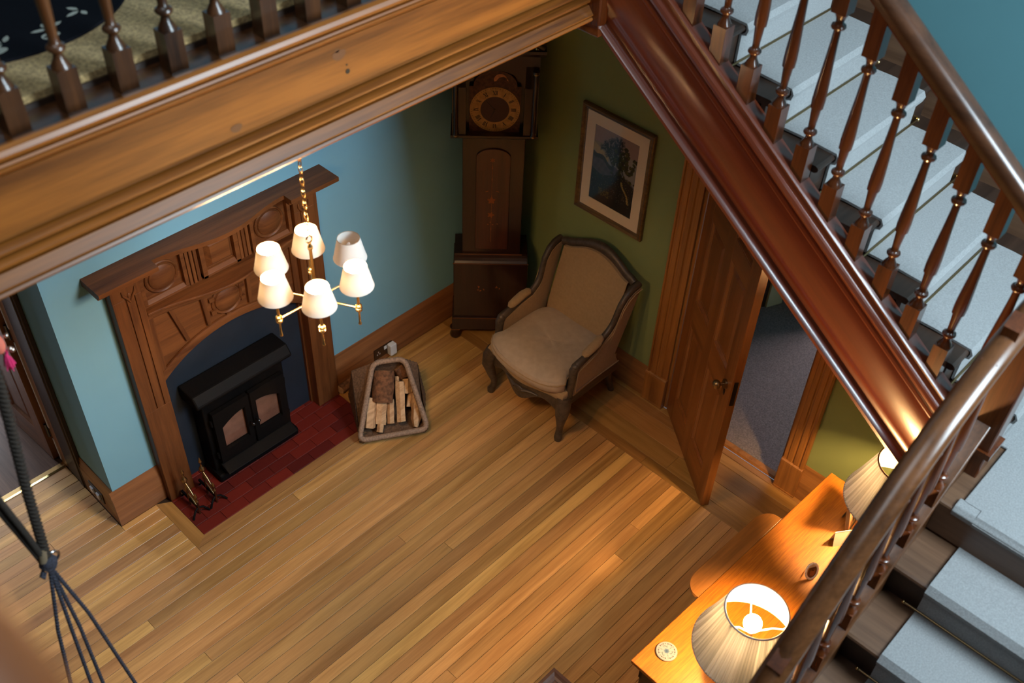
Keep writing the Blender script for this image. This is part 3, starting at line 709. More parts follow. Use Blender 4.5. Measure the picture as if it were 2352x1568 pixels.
# frieze: recessed panels between grooved stiles
for c in (-.315, .315):
    roundel(c, 1.455, .080, -.021)
    f = MB()
    f.box(c-.125, c-.105, -.046, -.018, 1.34, 1.60).box(c+.105, c+.125, -.046, -.018, 1.34, 1.60)
    f.prism([(-.018, 1.362), (-.030, 1.360), (-.046, 1.345), (-.046, 1.33), (-.018, 1.33)], 'x', c-.125, c+.125)
    obj('frieze_frame', f, MANT, MP, bevel=.0015)
f = MB(); f.box(-.110, -.085, -.05, -.018, 1.33, 1.60).box(.085, .110, -.05, -.018, 1.33, 1.60)
f.prism([(-.018, 1.362), (-.032, 1.360), (-.05, 1.345), (-.05, 1.33), (-.018, 1.33)], 'x', -.11, .11)
obj('frieze_frame', f, MANT, MP, bevel=.0015)
q = MB(); sq = lambda h, y: [(-h, y, 1.455-h), (h, y, 1.455-h), (h, y, 1.455+h), (-h, y, 1.455+h)]
q.loft([sq(.080, -.019), sq(.080, -.028), sq(.054, -.054), sq(.054, -.055)], True); obj('raised_square', q, MANT, MP)
for c in (-.15, .15):
    for dx in (-.026, -.003, .020):
        obj('grooved_stile', MB().box(c+dx-.009, c+dx+.009, -.044, -.018, 1.33, 1.60), MANTZ, MP, bevel=.003)
# lower bowed shelf
N = 28; fr = []; 
def sub_y(u): return -.072-.085*(0.5+0.5*math.cos(PI*u))*1.0
ptsub = [(-.447+.894*i/N, sub_y(-1+2*i/N)) for i in range(N+1)]
m = MB(); m.prism([(-.447, 0)] + ptsub + [(.447, 0)], 'z', 1.300, 1.318); o = obj('bowed_shelf', m, MANT, MP, bevel=.005)
m = MB(); m.prism([(-.447, 0)] + [(x, y*.72) for x, y in ptsub] + [(.447, 0)], 'z', 1.262, 1.300); obj('bowed_shelf_moulding', m, MANT, MP, bevel=.004)
# main shelf with ears and a serpentine front
front = [(-.680, -.163), (-.378, -.163), (-.378, -.102)]
for i in range(1, 30):
    u = -1+2*i/30; front.append((.378*u, -.102-.066*(0.5+0.5*math.cos(PI*u))))
front += [(.378, -.102), (.378, -.163), (.680, -.163)]
m = MB(); n_ = len(front)
def slab(z0, z1, ins):
    mm = MB(); L_ = front
    for (xa, ya), (xb, yb) in zip(L_[:-1], L_[1:]):
        if abs(xb-xa) < 1e-6: continue
        mm.prism([(xa, 0), (xa, ya+ins), (xb, yb+ins), (xb, 0)], 'z', z0, z1)
    return mm
o = obj('mantel_shelf', slab(1.606, 1.630, 0), MANT, MP)
obj('shelf_bed_mould', slab(1.588, 1.607, .022), MANT, MP)
# slate slip behind the arch
obj('opening_lining', MB().box(-.4475, -.436, -.0, .036, .003, .86).box(.436, .4475, -.0, .036, .003, .86), MANTZ, MP)
obj('slate_panel', MB().box(-.47, .47, .020, .036, 0, 1.0), SLATE, MP)

# ================================================================ STOVE
SV = thing('wood_stove', 'black cast-iron wood stove with two small glass doors in the fireplace', 'stove', (-2.035, -.03, 0))
bd = MB(); bd.box(-.265, .265, -.075, .04, .055, .61); obj('body', bd, IRON, SV, bevel=.008)
fb = MB().box(-.21, .21, -.089, -.076, .17, .50); obj('firebox', fb, FIREBR, SV)
cp = MB(); cp.prism([(-.125, .63), (-.130, .648), (-.09, .70), (.045, .70), (.045, .60)], 'x', -.31, .305); obj('canopy', cp, IRON, SV, bevel=.01)
obj('base_plate', MB().box(-.275, .275, -.125, .04, .003, .06), IRON, SV, bevel=.012)
obj('ash_lip', MB().prism([(-.165, .085), (-.175, .10), (-.10, .13), (-.10, .085)], 'x', -.24, .24), IRON, SV, bevel=.004)
for s in (-1, 1):
    d = MB(); x0, x1 = (-.235, -.006) if s < 0 else (.006, .235)
    # door frame with an arched-top window
    zin0, zin1 = .225, .46; xi0, xi1 = x0+.045, x1-.03
    if s > 0: xi0, xi1 = x0+.03, x1-.045
    arcw = lambda t: zin1 - .05*((t-.5)*2*(1 if True else 0))**2 if False else (zin1-.055*(t if s < 0 else 1-t)**0 * ((1-t) if s < 0 else t)**2)
    K = 10
    d.box(x0, xi0, -.118, -.09, .14, .535).box(xi1, x1, -.118, -.09, .14, .535).box(xi0, xi1, -.118, -.09, .14, zin0)
    for i in range(K):
        ta, tb = i/K, (i+1)/K; xa, xb = xi0+(xi1-xi0)*ta, xi0+(xi1-xi0)*tb
        d.prism([(xa, arcw(ta)), (xb, arcw(tb)), (xb, .535), (xa, .535)], 'y', -.118, -.09)
    o = obj('door', d, IRON, SV)
    obj('glass_pane', MB().add([(xi0-.005, -.1, zin0-.005), (xi1+.005, -.1, zin0-.005), (xi1+.005, -.1, zin1+.01), (xi0-.005, -.1, zin1+.01)], [(0, 1, 2, 3)]), STOVEGL, o)
    h = MB(); xk = x1-.012 if s < 0 else x0+.012
    h.tube([(xk, -.118, .33), (xk, -.14, .33)], .006, 8); h.ball((xk, -.146, .33), .011, 10, 6); obj('handle', h, STEEL, o, smooth=60)
    hh = MB(); xk = x0-.006 if s < 0 else x1+.006
    for z in (.20, .46): hh.tube([(xk, -.10, z-.02), (xk, -.10, z+.02)], .008, 8)
    obj('hinge', hh, IRON, o, smooth=60)
for x in (-.10, .10): obj('air_knob', MB().lathe([(.012, 0), (.012, .01), (.006, .018), (0, .02)], n=12).xf(Matrix.Translation((x, -.123, .10)) @ Matrix.Rotation(PI/2, 4, 'X')), STEEL, SV, smooth=50)

# ================================================================ ANDIRONS
def andiron(x, y, label):
    A = thing('andiron', label, 'andiron', (x, y, .001), 0, 'brass andirons on the hearth')
    u = MB(); u.lathe([(.007, .0), (.007, .13), (.011, .14), (.006, .155), (.006, .19), (.012, .196), (.018, .212), (.012, .228), (.006, .234), (.005, .262), (.009, .268), (.010, .276), (.006, .284), (.002, .305), (0, .31)], (0, .035, 0), 12)
    obj('tall_finial', u, BRASSD, A, smooth=45)
    l = MB(); l.lathe([(.006, 0), (.006, .10), (.010, .106), (.006, .114), (.005, .13), (.009, .138), (.008, .15), (.003, .17), (0, .175)], (0, -.055, 0), 12)
    obj('front_finial', l, BRASSD, A, smooth=45)
    b = MB(); b.tube([(0, .035, .19), (0, -.0, .165), (0, -.035, .125), (0, -.055, .10)], .007, 8)
    b.tube([(0, .035, .10), (0, 0, .085), (0, -.03, .06), (0, -.055, .03)], .005, 8)
    obj('brace', b, BRASSD, A, smooth=60)
    f = MB()
    for sx in (-1, 1): f.tube([(0, -.05, .05), (sx*.025, -.06, .045), (sx*.045, -.07, .018), (sx*.052, -.075, .006)], .006, 8)
    f.tube([(0, .035, .06), (0, .07, .05), (0, .10, .03), (0, .115, .005)], .006, 8)
    obj('foot', f, IRON, A, smooth=60)
    obj('log_bar', MB().box(-.006, .006, -.05, .11, .045, .058), IRON, A)
andiron(-2.515, -.19, 'brass andiron at the left hearth edge, nearer the pale timber border')
andiron(-2.402, -.19, 'brass andiron right of its twin, nearer the black stove')

# ================================================================ LONGCASE CLOCK
CK = thing('longcase_clock', 'tall dark mahogany longcase clock standing across the corner', 'clock', (-.35, -.35, 0), -PI/4)
D = .235
b = MB().box(-.232, .232, 0, D-.02, .18, .63); obj('base', b, CLOCKW, CK, bevel=.004)
pl_ = MB().box(-.242, .242, -.010, D-.015, .085, .185); obj('plinth', pl_, CLOCKW, CK, bevel=.004)
for x in (-.222, .222): obj('bracket_foot', MB().lathe([(.022, 0), (.034, .012), (.036, .03), (.026, .05), (.03, .075), (.036, .087)], (x, .02, 0), 14), CLOCKW, CK, smooth=50)
for x in (-.205, .205): obj('bracket_foot', MB().lathe([(.03, 0), (.036, .03), (.03, .087)], (x, D-.06, 0), 12), CLOCKW, CK, smooth=50)
mo = MB(); mo.prism([(0, .63), (-.014, .636), (-.014, .648), (-.004, .66), (.012, .672), (.018, .685), (.018, .70), (.03, .70), (D-.02, .70), (D-.02, .63)], 'x', -.225, .225); obj('base_moulding', mo, CLOCKW, CK)
GE = wood('clock_edge_highlight', (.10, .03, .01, 1), (.2, .07, .02, 1), 'x', 1, .2, coat=.6)  # lighter wood puts the lit look of the case edges into colour
obj('edge_highlight', MB().tube([(-.235, -.012, .642), (.235, -.012, .642)], .0035, 6).tube([(-.19, .010, .70), (.19, .010, .70)], .0035, 6).tube([(-.242, -.012, .186), (.242, -.012, .186)], .003, 6).tube([(-.25, -.012, .085), (-.19, -.012, .085)], .003, 6), GE, CK)
obj('trunk', MB().box(-.178, .178, .022, D-.02, .69, 1.53), CLOCKW, CK, bevel=.003)
dpts = [(-.1, .74), (.1, .74), (.1, 1.40)] + [(.1*math.cos(t), 1.40+.06*math.sin(t)) for t in [PI*i/12 for i in range(1, 12)]] + [(-.1, 1.40)]
dd = obj('trunk_door', MB().prism(dpts, 'y', .012, .024), wood('clock_door', (.03, .006, .004, 1), (.075, .017, .009, 1), 'z', 1, .3, coat=.5), CK, bevel=.003)
INL = plain('boxwood_inlay', (.30, .085, .02, 1), .45)
inl = MB()
def petal(x, z, a, l, w, y=.0112):
    c, s = math.cos(a), math.sin(a)
    inl.add([(x+c*t*l-s*ww*w, y, z+s*t*l+c*ww*w) for t, ww in ((0, 0), (.35, .5), (.75, .42), (1, 0), (.75, -.42), (.35, -.5))], [tuple(range(6))])
for k in range(6): petal(-.005, 1.385, k*PI/3+.5, .016, .008)
for z0 in (1.32, 1.24, 1.12, .98, .88): petal(-.005, z0, PI/2, .03, .005)
petal(-.005, 1.03, 0, .001, .001); inl.box(-.0062, -.0042, .0108, .0114, .80, 1.36)
for k in range(5): petal(-.006, 1.105, k*2*PI/5+.3, .026, .017)
for k in range(5): petal(-.008, 1.0, k*2*PI/5, .022, .012)
petal(-.045, 1.165, .4, .024, .007); petal(.04, 1.165, PI-.4, .024, .007)
for k in range(4): petal(-.03+.02*k, .93+.01*(k % 2), k*1.7, .012, .006)
obj('inlay', inl, INL, dd, normals=True)
inl = MB()
for k in range(5): petal(-.085+.01*k, .42+.012*(k % 3), k*1.3, .018, .008, -.0006)
for k in range(4): petal(.03+.01*k, .44, k*1.5, .015, .007, -.0006)
obj('base_inlay', inl, INL, CK)
hm = MB(); hm.prism([(.022, 1.52), (.0, 1.535), (-.02, 1.552), (-.02, 1.565), (D-.02, 1.565), (D-.02, 1.52)], 'x', -.245, .245); obj('hood_base', hm, CLOCKW, CK)
hd = MB().box(-.235, -.160, -.012, D-.03, 1.565, 1.99).box(.160, .235, -.012, D-.03, 1.565, 1.99).box(-.235, .235, .055, D-.03, 1.565, 2.06)
arcp = [(.15*math.cos(PI*i/16), 1.86+.105*math.sin(PI*i/16)) for i in range(17)]
for i in range(16): hd.prism([arcp[i], arcp[i+1], (arcp[i+1][0], 2.06), (arcp[i][0], 2.06)], 'y', -.012, .055)
hd.box(.15, .235, -.012, .055, 1.86, 2.06).box(-.235, -.15, -.012, .055, 1.86, 2.06); hd.box(-.16, .16, -.012, .05, 1.545, 1.562)
obj('hood', hd, CLOCKW, CK)
for x in (-.215, .215):
    o = obj('hood_column', MB().lathe([(.017, 1.567), (.017, 1.585), (.013, 1.59), (.0135, 1.95), (.017, 1.955), (.018, 1.975)], (x, -.03, 0), 12), CLOCKW, CK, smooth=40)
    obj('brass_cap', MB().lathe([(.0165, 1.568), (.018, 1.575), (.0155, 1.586)], (x, -.03, 0), 12).lathe([(.0155, 1.952), (.018, 1.96), (.0165, 1.972)], (x, -.03, 0), 12), BRASSD, o, smooth=40)
obj('cornice', MB().prism([(-.015, 2.05), (-.035, 2.075), (-.035, 2.09), (D-.02, 2.09), (D-.02, 2.05)], 'x', -.265, .265), CLOCKW, CK)
cr = MB()
for s in (-1, 1): cr.tube([(s*.25, .0, 2.09), (s*.18, 0, 2.14), (s*.11, 0, 2.20), (s*.06, 0, 2.24), (s*.05, 0, 2.21)], [.02, .022, .022, .02, .012], 8)
obj('swan_neck', cr, CLOCKW, CK, smooth=60)
for x, z in ((-.215, 2.09), (.215, 2.09), (0, 2.12)):
    fin = MB().lathe([(.012, 0), (.008, .015), (.02, .03), (.022, .04), (.012, .055), (.006, .065), (.002, .09), (0, .095)], (x, .0, z), 12)
    obj('brass_finial', fin, BRASS, CK, smooth=50)
PL = plain('clock_plate', (.07, .028, .014, 1), .5, metal=.3, var=.5, vscale=60)
dl = obj('dial_plate', MB().box(-.142, .142, .030, .036, 1.562, 1.848).prism([(-.12, 1.848), (.12, 1.848)] + [(.12*math.cos(PI*i/12), 1.848+.095*math.sin(PI*i/12)) for i in range(1, 12)], 'y', .030, .036), PL, CK)
def ring(r0, r1, y, c, n=48):
    vs = [(c[0]+r*math.cos(2*PI*i/n), y, c[1]+r*math.sin(2*PI*i/n)) for r in (r0, r1) for i in range(n)]
    return MB().add(vs, [(i, (i+1) % n, n+(i+1) % n, n+i) for i in range(n)])
CRING = plain('dial_ring', (.42, .235, .07, 1), .45, metal=.2, var=.25, vscale=40)
obj('chapter_ring', ring(.080, .139, .0285, (0, 1.705)), CRING, dl)
obj('dial_centre', ring(.001, .080, .0288, (0, 1.705)), plain('dial_centre_dark', (.05, .017, .012, 1), .5), dl)
NUM = ['XII', 'I', 'II', 'III', 'IIII', 'V', 'VI', 'VII', 'VIII', 'IX', 'X', 'XI']
nm = MB()
for i, t in enumerate(NUM):
    wds = {'I': .0062, 'V': .0135, 'X': .0135}; tot = sum(wds[c] for c in t); x = -tot/2; M = []
    def bar(xa, za, xb, zb, wd):
        d = Vector((xb-xa, zb-za)).normalized(); nx, nz_ = -d.y*wd/2, d.x*wd/2
        return [(xa+nx, za+nz_), (xb+nx, zb+nz_), (xb-nx, zb-nz_), (xa-nx, za-nz_)]
    for c in t:
        wd = wds[c]
        if c == 'I': M.append(bar(x+wd/2, -.0135, x+wd/2, .0135, .0042))
        if c == 'V': M += [bar(x+.001, .0135, x+wd/2, -.0135, .0045), bar(x+wd-.001, .0135, x+wd/2, -.0135, .002)]
        if c == 'X': M += [bar(x+.001, .0135, x+wd-.001, -.0135, .0045), bar(x+wd-.001, .0135, x+.001, -.0135, .002)]
        x += wd
    a = -2*PI*i/12; ca, sa = math.cos(a), math.sin(a)
    for q in M:
        nm.add([(ca*px - sa*(pz+.104), .0278, 1.705+sa*px+ca*(pz+.104)) for px, pz in q], [(0, 1, 2, 3)])
obj('roman_numerals', nm, BLACK, dl)
mk = MB()
for i in range(60):
    a = 2*PI*i/60; mk.add([(math.sin(a+e)*r, .0278, 1.705+math.cos(a+e)*r) for r, e in ((.127, -.006), (.127, .006), (.134, .006), (.134, -.006))], [(0, 1, 2, 3)])
obj('minute_marks', mk, BLACK, dl)
hn = MB()
for a, l in ((math.radians(205), .055), (math.radians(318), .075)):
    s, c = math.sin(a), math.cos(a); hn.add([(s*t*l+c*ww, .0272, 1.705+c*t*l-s*ww) for t, ww in ((0, .003), (1, .0012), (1, -.0012), (0, -.003))], [(0, 1, 2, 3)])
obj('hands', hn, BLACK, dl); obj('hand_boss', MB().ball((0, .026, 1.705), .004, 8, 6), BRASSD, dl)
mn = MB(); mpts = [(.036*math.cos(t), .036*math.sin(t)) for t in [math.radians(-5+200*i/20) for i in range(21)]]
inn = [(.012+.034*math.cos(t), -.016+.034*math.sin(t)) for t in [math.radians(165-150*i/14) for i in range(15)]]
mn.add([(x+.026, .0282, 1.888+z) for x, z in mpts+inn], [tuple(range(36))])
obj('moon_dial', mn, plain('moon_cream', (.42, .17, .07, 1), .6, var=.3, vscale=60), dl)

# ================================================================ FRAMED PAINTING
PT = thing('framed_painting', 'framed landscape painting of trees with a cream mount on the green wall', 'painting', (-.004, -.953, 1.456))
Wf, Hf, fw = .250, .345, .036
fr = MB(); prof = [(0, 0), (0, .020), (.006, .026), (.014, .024), (.020, .018), (.026, .020), (.036, .010), (.036, 0)]
def frame_side(p0, p1, inn0, inn1):
    pass
rings = []
for d, x in prof: rings.append([(-x, -(Wf-d), -(Hf-d)), (-x, (Wf-d), -(Hf-d)), (-x, (Wf-d), (Hf-d)), (-x, -(Wf-d), (Hf-d))])
fr.loft(rings, False); obj('frame', fr, GILT, PT)
ms = MB(); o_, i_ = (Wf-fw, Hf-fw), (.154, .241)
for a in ((-o_[0], o_[0], i_[1], o_[1]), (-o_[0], o_[0], -o_[1], -i_[1]), (-o_[0], -i_[0], -i_[1], i_[1]), (i_[0], o_[0], -i_[1], i_[1])):
    ms.box(-.012, -.008, a[0], a[1], a[2], a[3])
obj('mount', ms, MATBOARD, PT)
# picture print: sky, hill, bare tree, bush, dark bank
rng = random.Random(3); TW, TH = 78, 120; segs = []
def br(x, z, a, l, wd, dep):
    x1, z1 = x+math.cos(a)*l, z+math.sin(a)*l; segs.append((x, z, x1, z1, wd))
    if dep:
        for k in range(3 if dep > 2 else 2): br(x1, z1, a+rng.uniform(-.65, .65), l*rng.uniform(.58, .82), wd*.66, dep-1)
br(.50, .42, 1.75, .14, .014, 6); br(.78, .46, 2.35, .20, .014, 5)
import colorsys
def dseg(px, pz):
    best = 9
    for x0, z0, x1, z1, wd in segs:
        dx, dz = x1-x0, z1-z0; t = max(0, min(1, ((px-x0)*dx+(pz-z0)*dz*1.0)/(dx*dx+dz*dz+1e-9)))
        d = math.hypot(px-x0-t*dx, (pz-z0-t*dz)*1.5) - wd*.5
        if d < best: best = d
    return best
blobs = [(rng.gauss(.72, .13), rng.gauss(.66, .10), rng.uniform(.02, .05)) for _ in range(70)]
def pic(u, v):
    n = math.sin(u*37+v*11)*math.sin(v*53-u*17)
    c = [.30-.1*(1-v), .25-.06*(1-v)+.03*v, .20+.02*v]
    if v > .78: c = [.33, .22, .19]
    if v < .80 and u < .35: c = [.40, .30, .14] if (v*9+u*3) % 2 < 1 else [.26, .21, .15]
    hill = .66-.25*max(0, u-.1)-.02*math.sin(u*20)
    if v < hill: c = [.085+.02*n, .075+.015*n, .085+.02*n]
    if hill-.06 < v < hill and u < .5: c = [.025, .025, .022]
    if v > .4:
        d = dseg(u, v)
        if d < .004: c = [.02, .018, .016]
        elif d < .02: c = [.6*q+.4*.06 for q in c]
    for bx, bz, br_ in blobs:
        if math.hypot(u-bx, (v-bz)*1.5) < br_: 
            h = rng.random(); c = [.02+.07*h*(n > .1), .022+.06*h*(n > 0), .008]; break
    if v < .44-.05*math.sin(u*7):
        c = [.010+.004*rng.random(), .010+.004*rng.random(), .008]
        h = rng.random()
        if h < .05 and v > .12: c = rng.choice([[.16, .13, .10], [.12, .11, .04], [.07, .08, .09], [.14, .05, .03]])
        px = .70+.22*(.42-v)/.26+.02*math.sin(v*30)
        if .16 < v < .42 and abs(u-px) < .022: c = [.34, .22, .05] if rng.random() < .8 else [.4, .3, .12]
        if .10 < v < .2 and .2 < u < .45 and h < .4: c = [.13, .10, .025]
    return c
pg = MB().grid(lambda u, v: (-.0085, .154-.308*u, -.241+.482*v), TW, TH)
po = obj('picture', pg, PRINT, PT, normals=False)
paint(po, lambda co: pic((.154-co.y)/.308, (co.z+.241)/.482))
obj('picture_glass', MB().add([(-.016, -(Wf-.03), -(Hf-.03)), (-.016, Wf-.03, -(Hf-.03)), (-.016, Wf-.03, Hf-.03), (-.016, -(Wf-.03), Hf-.03)], [(0, 1, 2, 3)]), PICGL, PT)

# ================================================================ ARMCHAIR
CH = thing('armchair', 'beige linen wing armchair with dark carved wooden frame', 'armchair', (-.40, -.985, 0), -PI/2)
def mir(m, s): 
    m.v = [(x*s, y, z) for x, y, z in m.v]; return m
for s in (-1, 1):
    l = MB(); l.tube([(.285, -.262, .35), (.300, -.284, .30), (.304, -.292, .24), (.290, -.278, .16), (.276, -.262, .09), (.276, -.268, .05), (.284, -.280, .022), (.284, -.282, .0)], [.045, .046, .040, .028, .021, .021, .026, .022], 12)
    obj('leg', mir(l, s), CHAIRW, CH, smooth=60)
    l = MB(); l.tube([(.225, .20, .36), (.228, .215, .2), (.232, .25, .08), (.236, .275, .0)], [.03, .026, .021, .019], 8)
    obj('leg', mir(l, s), CHAIRW, CH, smooth=60)
# serpentine apron
def bow(x): return -.285-.045*math.cos(x/.30*PI/2)-.012*math.cos(x/.30*PI*1.5)
ap = MB(); nx = 24; top = []; 
for i in range(nx):
    xa, xb = -.30+.60*i/nx, -.30+.60*(i+1)/nx
    zb = lambda x: .262-.035*math.cos(x/.3*PI*2)*(abs(x) < .26)-.02*math.cos(x/.3*PI/2)
    ap.add([(xa, bow(xa), zb(xa)), (xb, bow(xb), zb(xb)), (xb, bow(xb), .335), (xa, bow(xa), .335), (xa, bow(xa)+.05, zb(xa)), (xb, bow(xb)+.05, zb(xb)), (xb, bow(xb)+.05, .335), (xa, bow(xa)+.05, .335)],
           [(0, 1, 2, 3), (5, 4, 7, 6), (3, 2, 6, 7), (0, 4, 5, 1)])
obj('apron', ap, CHAIRW, CH, smooth=40)
ca = MB(); ca.ball((0, bow(0)-.004, .285), .03, 12, 8, (1.3, .4, .8))
for s in (-1, 1): ca.tube([(s*.03, bow(0)-.004, .285), (s*.08, bow(.08)-.004, .30), (s*.13, bow(.13)-.004, .295)], [.012, .008, .003], 6)
obj('apron_carving', ca, CHAIRW, CH, smooth=60)
sr = MB()
for s in (-1, 1): sr.box(min(s*.30, s*.26), max(s*.30, s*.26), -.26, .22, .265, .335)
sr.box(-.26, .26, .18, .22, .265, .335); obj('side_rail', sr, CHAIRW, CH, bevel=.006)
# upholstered seat band
sb = MB(); rings = []
for ins, z in ((.0, .335), (-.012, .350), (-.014, .375), (-.004, .395), (.03, .405)):
    ring_ = []
    for i in range(25):
        x = -.295+.59*i/24; ring_.append(((abs(x)-ins*.6)*(1 if x >= 0 else -1), bow(x)+ins, z))
    ring_ += [(.30-ins*.3, -.15, z), (.29, .20, z), (-.29, .20, z), (-.30+ins*.3, -.15, z)]
    rings.append(ring_)
sb.loft(rings); obj('seat_band', sb, LINEN, CH, smooth=50)
# loose cushion, T shaped, domed and creased
def cush(u, v):
    pass
out = []
for i in range(48):
    a = 2*PI*i/48; ex = 4.2
    cx_, cy_ = math.cos(a), math.sin(a); r = (abs(cx_)**ex+abs(cy_)**ex)**(-1/ex)
    x, y = .262*r*cx_, -.075+.258*r*cy_
    if y < -.21: x *= 1+.17*min(1, (-.21-y)/.05)
    if y < -.2: y -= .035*math.cos(x/.3*PI/2)
    out.append((x, y))
cu = MB(); rings = []
cc = (0, -.08)
for f, z in ((.95, .392), (.99, .398), (1.0, .41), (1.012, .43), (1.014, .448), (1.006, .468), (.998, .478), (.985, .487), (.95, .496), (.88, .505), (.76, .512), (.6, .517), (.42, .520), (.22, .521), (.02, .52)):
    rr = []
    for (x, y) in out:
        px, py = cc[0]+(x-cc[0])*f, cc[1]+(y-cc[1])*f
        wz = 0
        if z > .49:
            e = max(0, 1-abs(f-.55)*1.3)
            wz = -.016*math.exp(-((px-.02)**2+(py+.0)**2)/.014)
            wz += -.009*math.exp(-((px*.75-py-.10)/.022)**2)*math.exp(-((px-.03)/.13)**2)*(f < .97)
            wz += -.008*math.exp(-((px*.9-py-.19)/.02)**2)*math.exp(-((px-.05)/.12)**2)*(f < .97)
            wz += -.007*math.exp(-((px*.4+py+.10)/.02)**2)*math.exp(-((px+.1)/.10)**2)*(f < .97)
            wz += -.006*math.exp(-((px*1.6+py+.17)/.03)**2)*math.exp(-((py+.2)/.08)**2)*(f < .97)
        rr.append((px, py-.012*(py < -.2)*math.sin(min(1, max(0, (z-.39)/.1))*PI), z+wz-.014*max(0, (-.22-py)/.1)*(z > .48)))
    rings.append(rr)
cu.loft(rings); cush_o = obj('seat_cushion', cu, LINEN2, CH, smooth=70)
pp = MB(); pp.tube([(cc[0]+(x-cc[0])*1.016, cc[1]+(y-cc[1])*1.012-.008*(y < -.2), .474-.014*max(0, (-.22-y)/.1)) for x, y in out], .0045, 6, closed=True); obj('cushion_piping', pp, LINEN, cush_o, smooth=60)
# back
BS = .30
def by(z): return .135+(z-.42)*BS
def crest(x): 
    t = abs(x)/.27; return .875+.095*math.cos(min(1, t)*PI/2)**1.2 + (.012*math.exp(-((t-.93)/.12)**2))
bk_ = MB(); nxb = 18
rows_ = 8
fr_ = []
for face in (0, 1):
    for j in range(rows_+1):
        for i in range(nxb+1):
            x = -.245+.49*i/nxb; zt = crest(x)-.015; z = .40+(zt-.40)*j/rows_
            pad = .022*math.sin(PI*i/nxb)**.6*math.sin(PI*min(1, j/rows_*.9+.05))**.6
            fr_.append((x*(1 if z > .5 else .97), by(z)-pad if face == 0 else by(z)+.06, z))
n1 = (nxb+1)*(rows_+1); fs = []
for f in (0, 1):
    for j in range(rows_):
        for i in range(nxb):
            a = f*n1+j*(nxb+1)+i; fs.append((a, a+1, a+nxb+2, a+nxb+1))
bk_.add(fr_, fs)
for i in range(nxb):
    a = rows_*(nxb+1)+i; bk_.f.append((a, a+1, n1+a+1, n1+a)); bk_.m.append(0)
obj('backrest', bk_, LINEN, CH, smooth=50)
cp_ = [( -.272+.544*i/20, by(crest(-.272+.544*i/20))+.03, crest(-.272+.544*i/20)) for i in range(21)]
cr_ = MB().tube(cp_, [.024+.006*math.exp(-((i-10)/3)**2) for i in range(21)], 10, flat=1.25); obj('crest_rail', cr_, CHAIRW, CH, smooth=60)
pb = MB().tube([(x*.93, by(crest(x))-.004, crest(x)-.032) for x in [-.25+.5*i/20 for i in range(21)]], .004, 6); obj('back_piping', pb, LINEN, CH, smooth=60)
# wings and arms
edge = [(.310, .885), (.255, .880), (.205, .855), (.165, .805), (.145, .745), (.128, .690), (.095, .650), (.04, .618), (-.04, .594), (-.12, .575), (-.185, .562)]
for s in (-1, 1):
    poly = edge + [(-.20, .54), (-.208, .48), (-.218, .36), (.20, .36), (.16, .44)]
    p = MB()
    def wx(y, z): return .262+.020*max(0, (z-.6)/.3)+(.012 if y < 0 else 0)
    n_ = len(poly); vs = []
    for off in (0, .042): vs += [(wx(y, z)+off, y, z-.006) for y, z in poly]
    # fan from the centre on each face keeps the outline clean
    c0 = (.05, .50); vs += [(wx(*c0)-.012, c0[0], c0[1]), (wx(*c0)+.054, c0[0], c0[1])]
    fs = []
    for i in range(n_):
        j = (i+1) % n_; fs += [(i, j, 2*n_), (n_+j, n_+i, 2*n_+1), (i, j, n_+j, n_+i)]
    p.add(vs, fs); wp = obj('wing_panel', mir(p, s), LINEN, CH, smooth=45)
    r_ = MB().tube([(wx(y, z)+.021, y, z+.008) for y, z in edge] + [(wx(-.2, .5)+.021, -.212, .545), (wx(-.2, .5)+.021, -.214, .48), (wx(-.2, .5)+.02, -.226, .40), (wx(-.2, .4)+.018, -.24, .345)], [.021, .021, .02, .019, .019, .019, .019, .02, .021, .022, .025, .027, .024, .023, .026], 10)
    obj('arm_rail', mir(r_, s), CHAIRW, CH, smooth=60)
    sc2 = MB().ball((wx(-.2, .56)+.021, -.196, .566), .030, 12, 8, (.9, .9, .75)); obj('arm_scroll', mir(sc2, s), CHAIRW, CH, smooth=60)
    ap_ = MB(); pth = [(wx(y, z)+.021, y, z+.028) for y, z in ((-.135, .578), (-.115, .585), (-.07, .596), (-.02, .607), (.02, .619), (.035, .626))]
    ap_.tube(pth, [.012, .027, .030, .030, .026, .010], 10, flat=.62); obj('arm_pad', mir(ap_, s), LINEN, CH, smooth=60)
    pi_ = MB().tube([(wx(y, z)+.044, y+.006, z-.022) for y, z in edge] + [(wx(-.2, .5)+.044, -.196, .53), (wx(-.2, .5)+.044, -.205, .38), (wx(-.2, .5)+.044, .19, .37)], .0035, 6); obj('piping', mir(pi_, s), LINEN, wp, smooth=60)

# ================================================================ LOG BASKET
F1, F2, B1, B2 = [Vector(v) for v in ((-1.568, -.483, .05), (-1.212, -.694, .05), (-1.289, -.306, .38), (-1.129, -.408, .38))]
BO = Vector((-1.29, -.42, 0))
BK = thing('log_basket', 'wicker log basket with wrapped rim holding split firewood beside the fireplace', 'basket', tuple(BO))
BL, BR = Vector((-1.352, -.115, .004)), Vector((-1.000, -.440, .004))
FL, FR_ = Vector((-1.545, -.468, .004)), Vector((-1.218, -.672, .004))
TL, TR = Vector((-1.375, -.205, .30)), Vector((-1.045, -.425, .30))
def wall_patch(a, b, c, d, nu, nv):
    def fn(u, v):
        p = (a*(1-u)+b*u)*(1-v) + (d*(1-u)+c*u)*v
        n = (b-a).cross(d-a).normalized()
        return tuple(p + n*(.0035*math.sin(v*nv*PI)*(1 if int(u*nu/2) % 2 else -1)) - BO)
    return MB().grid(fn, nu, nv*2)
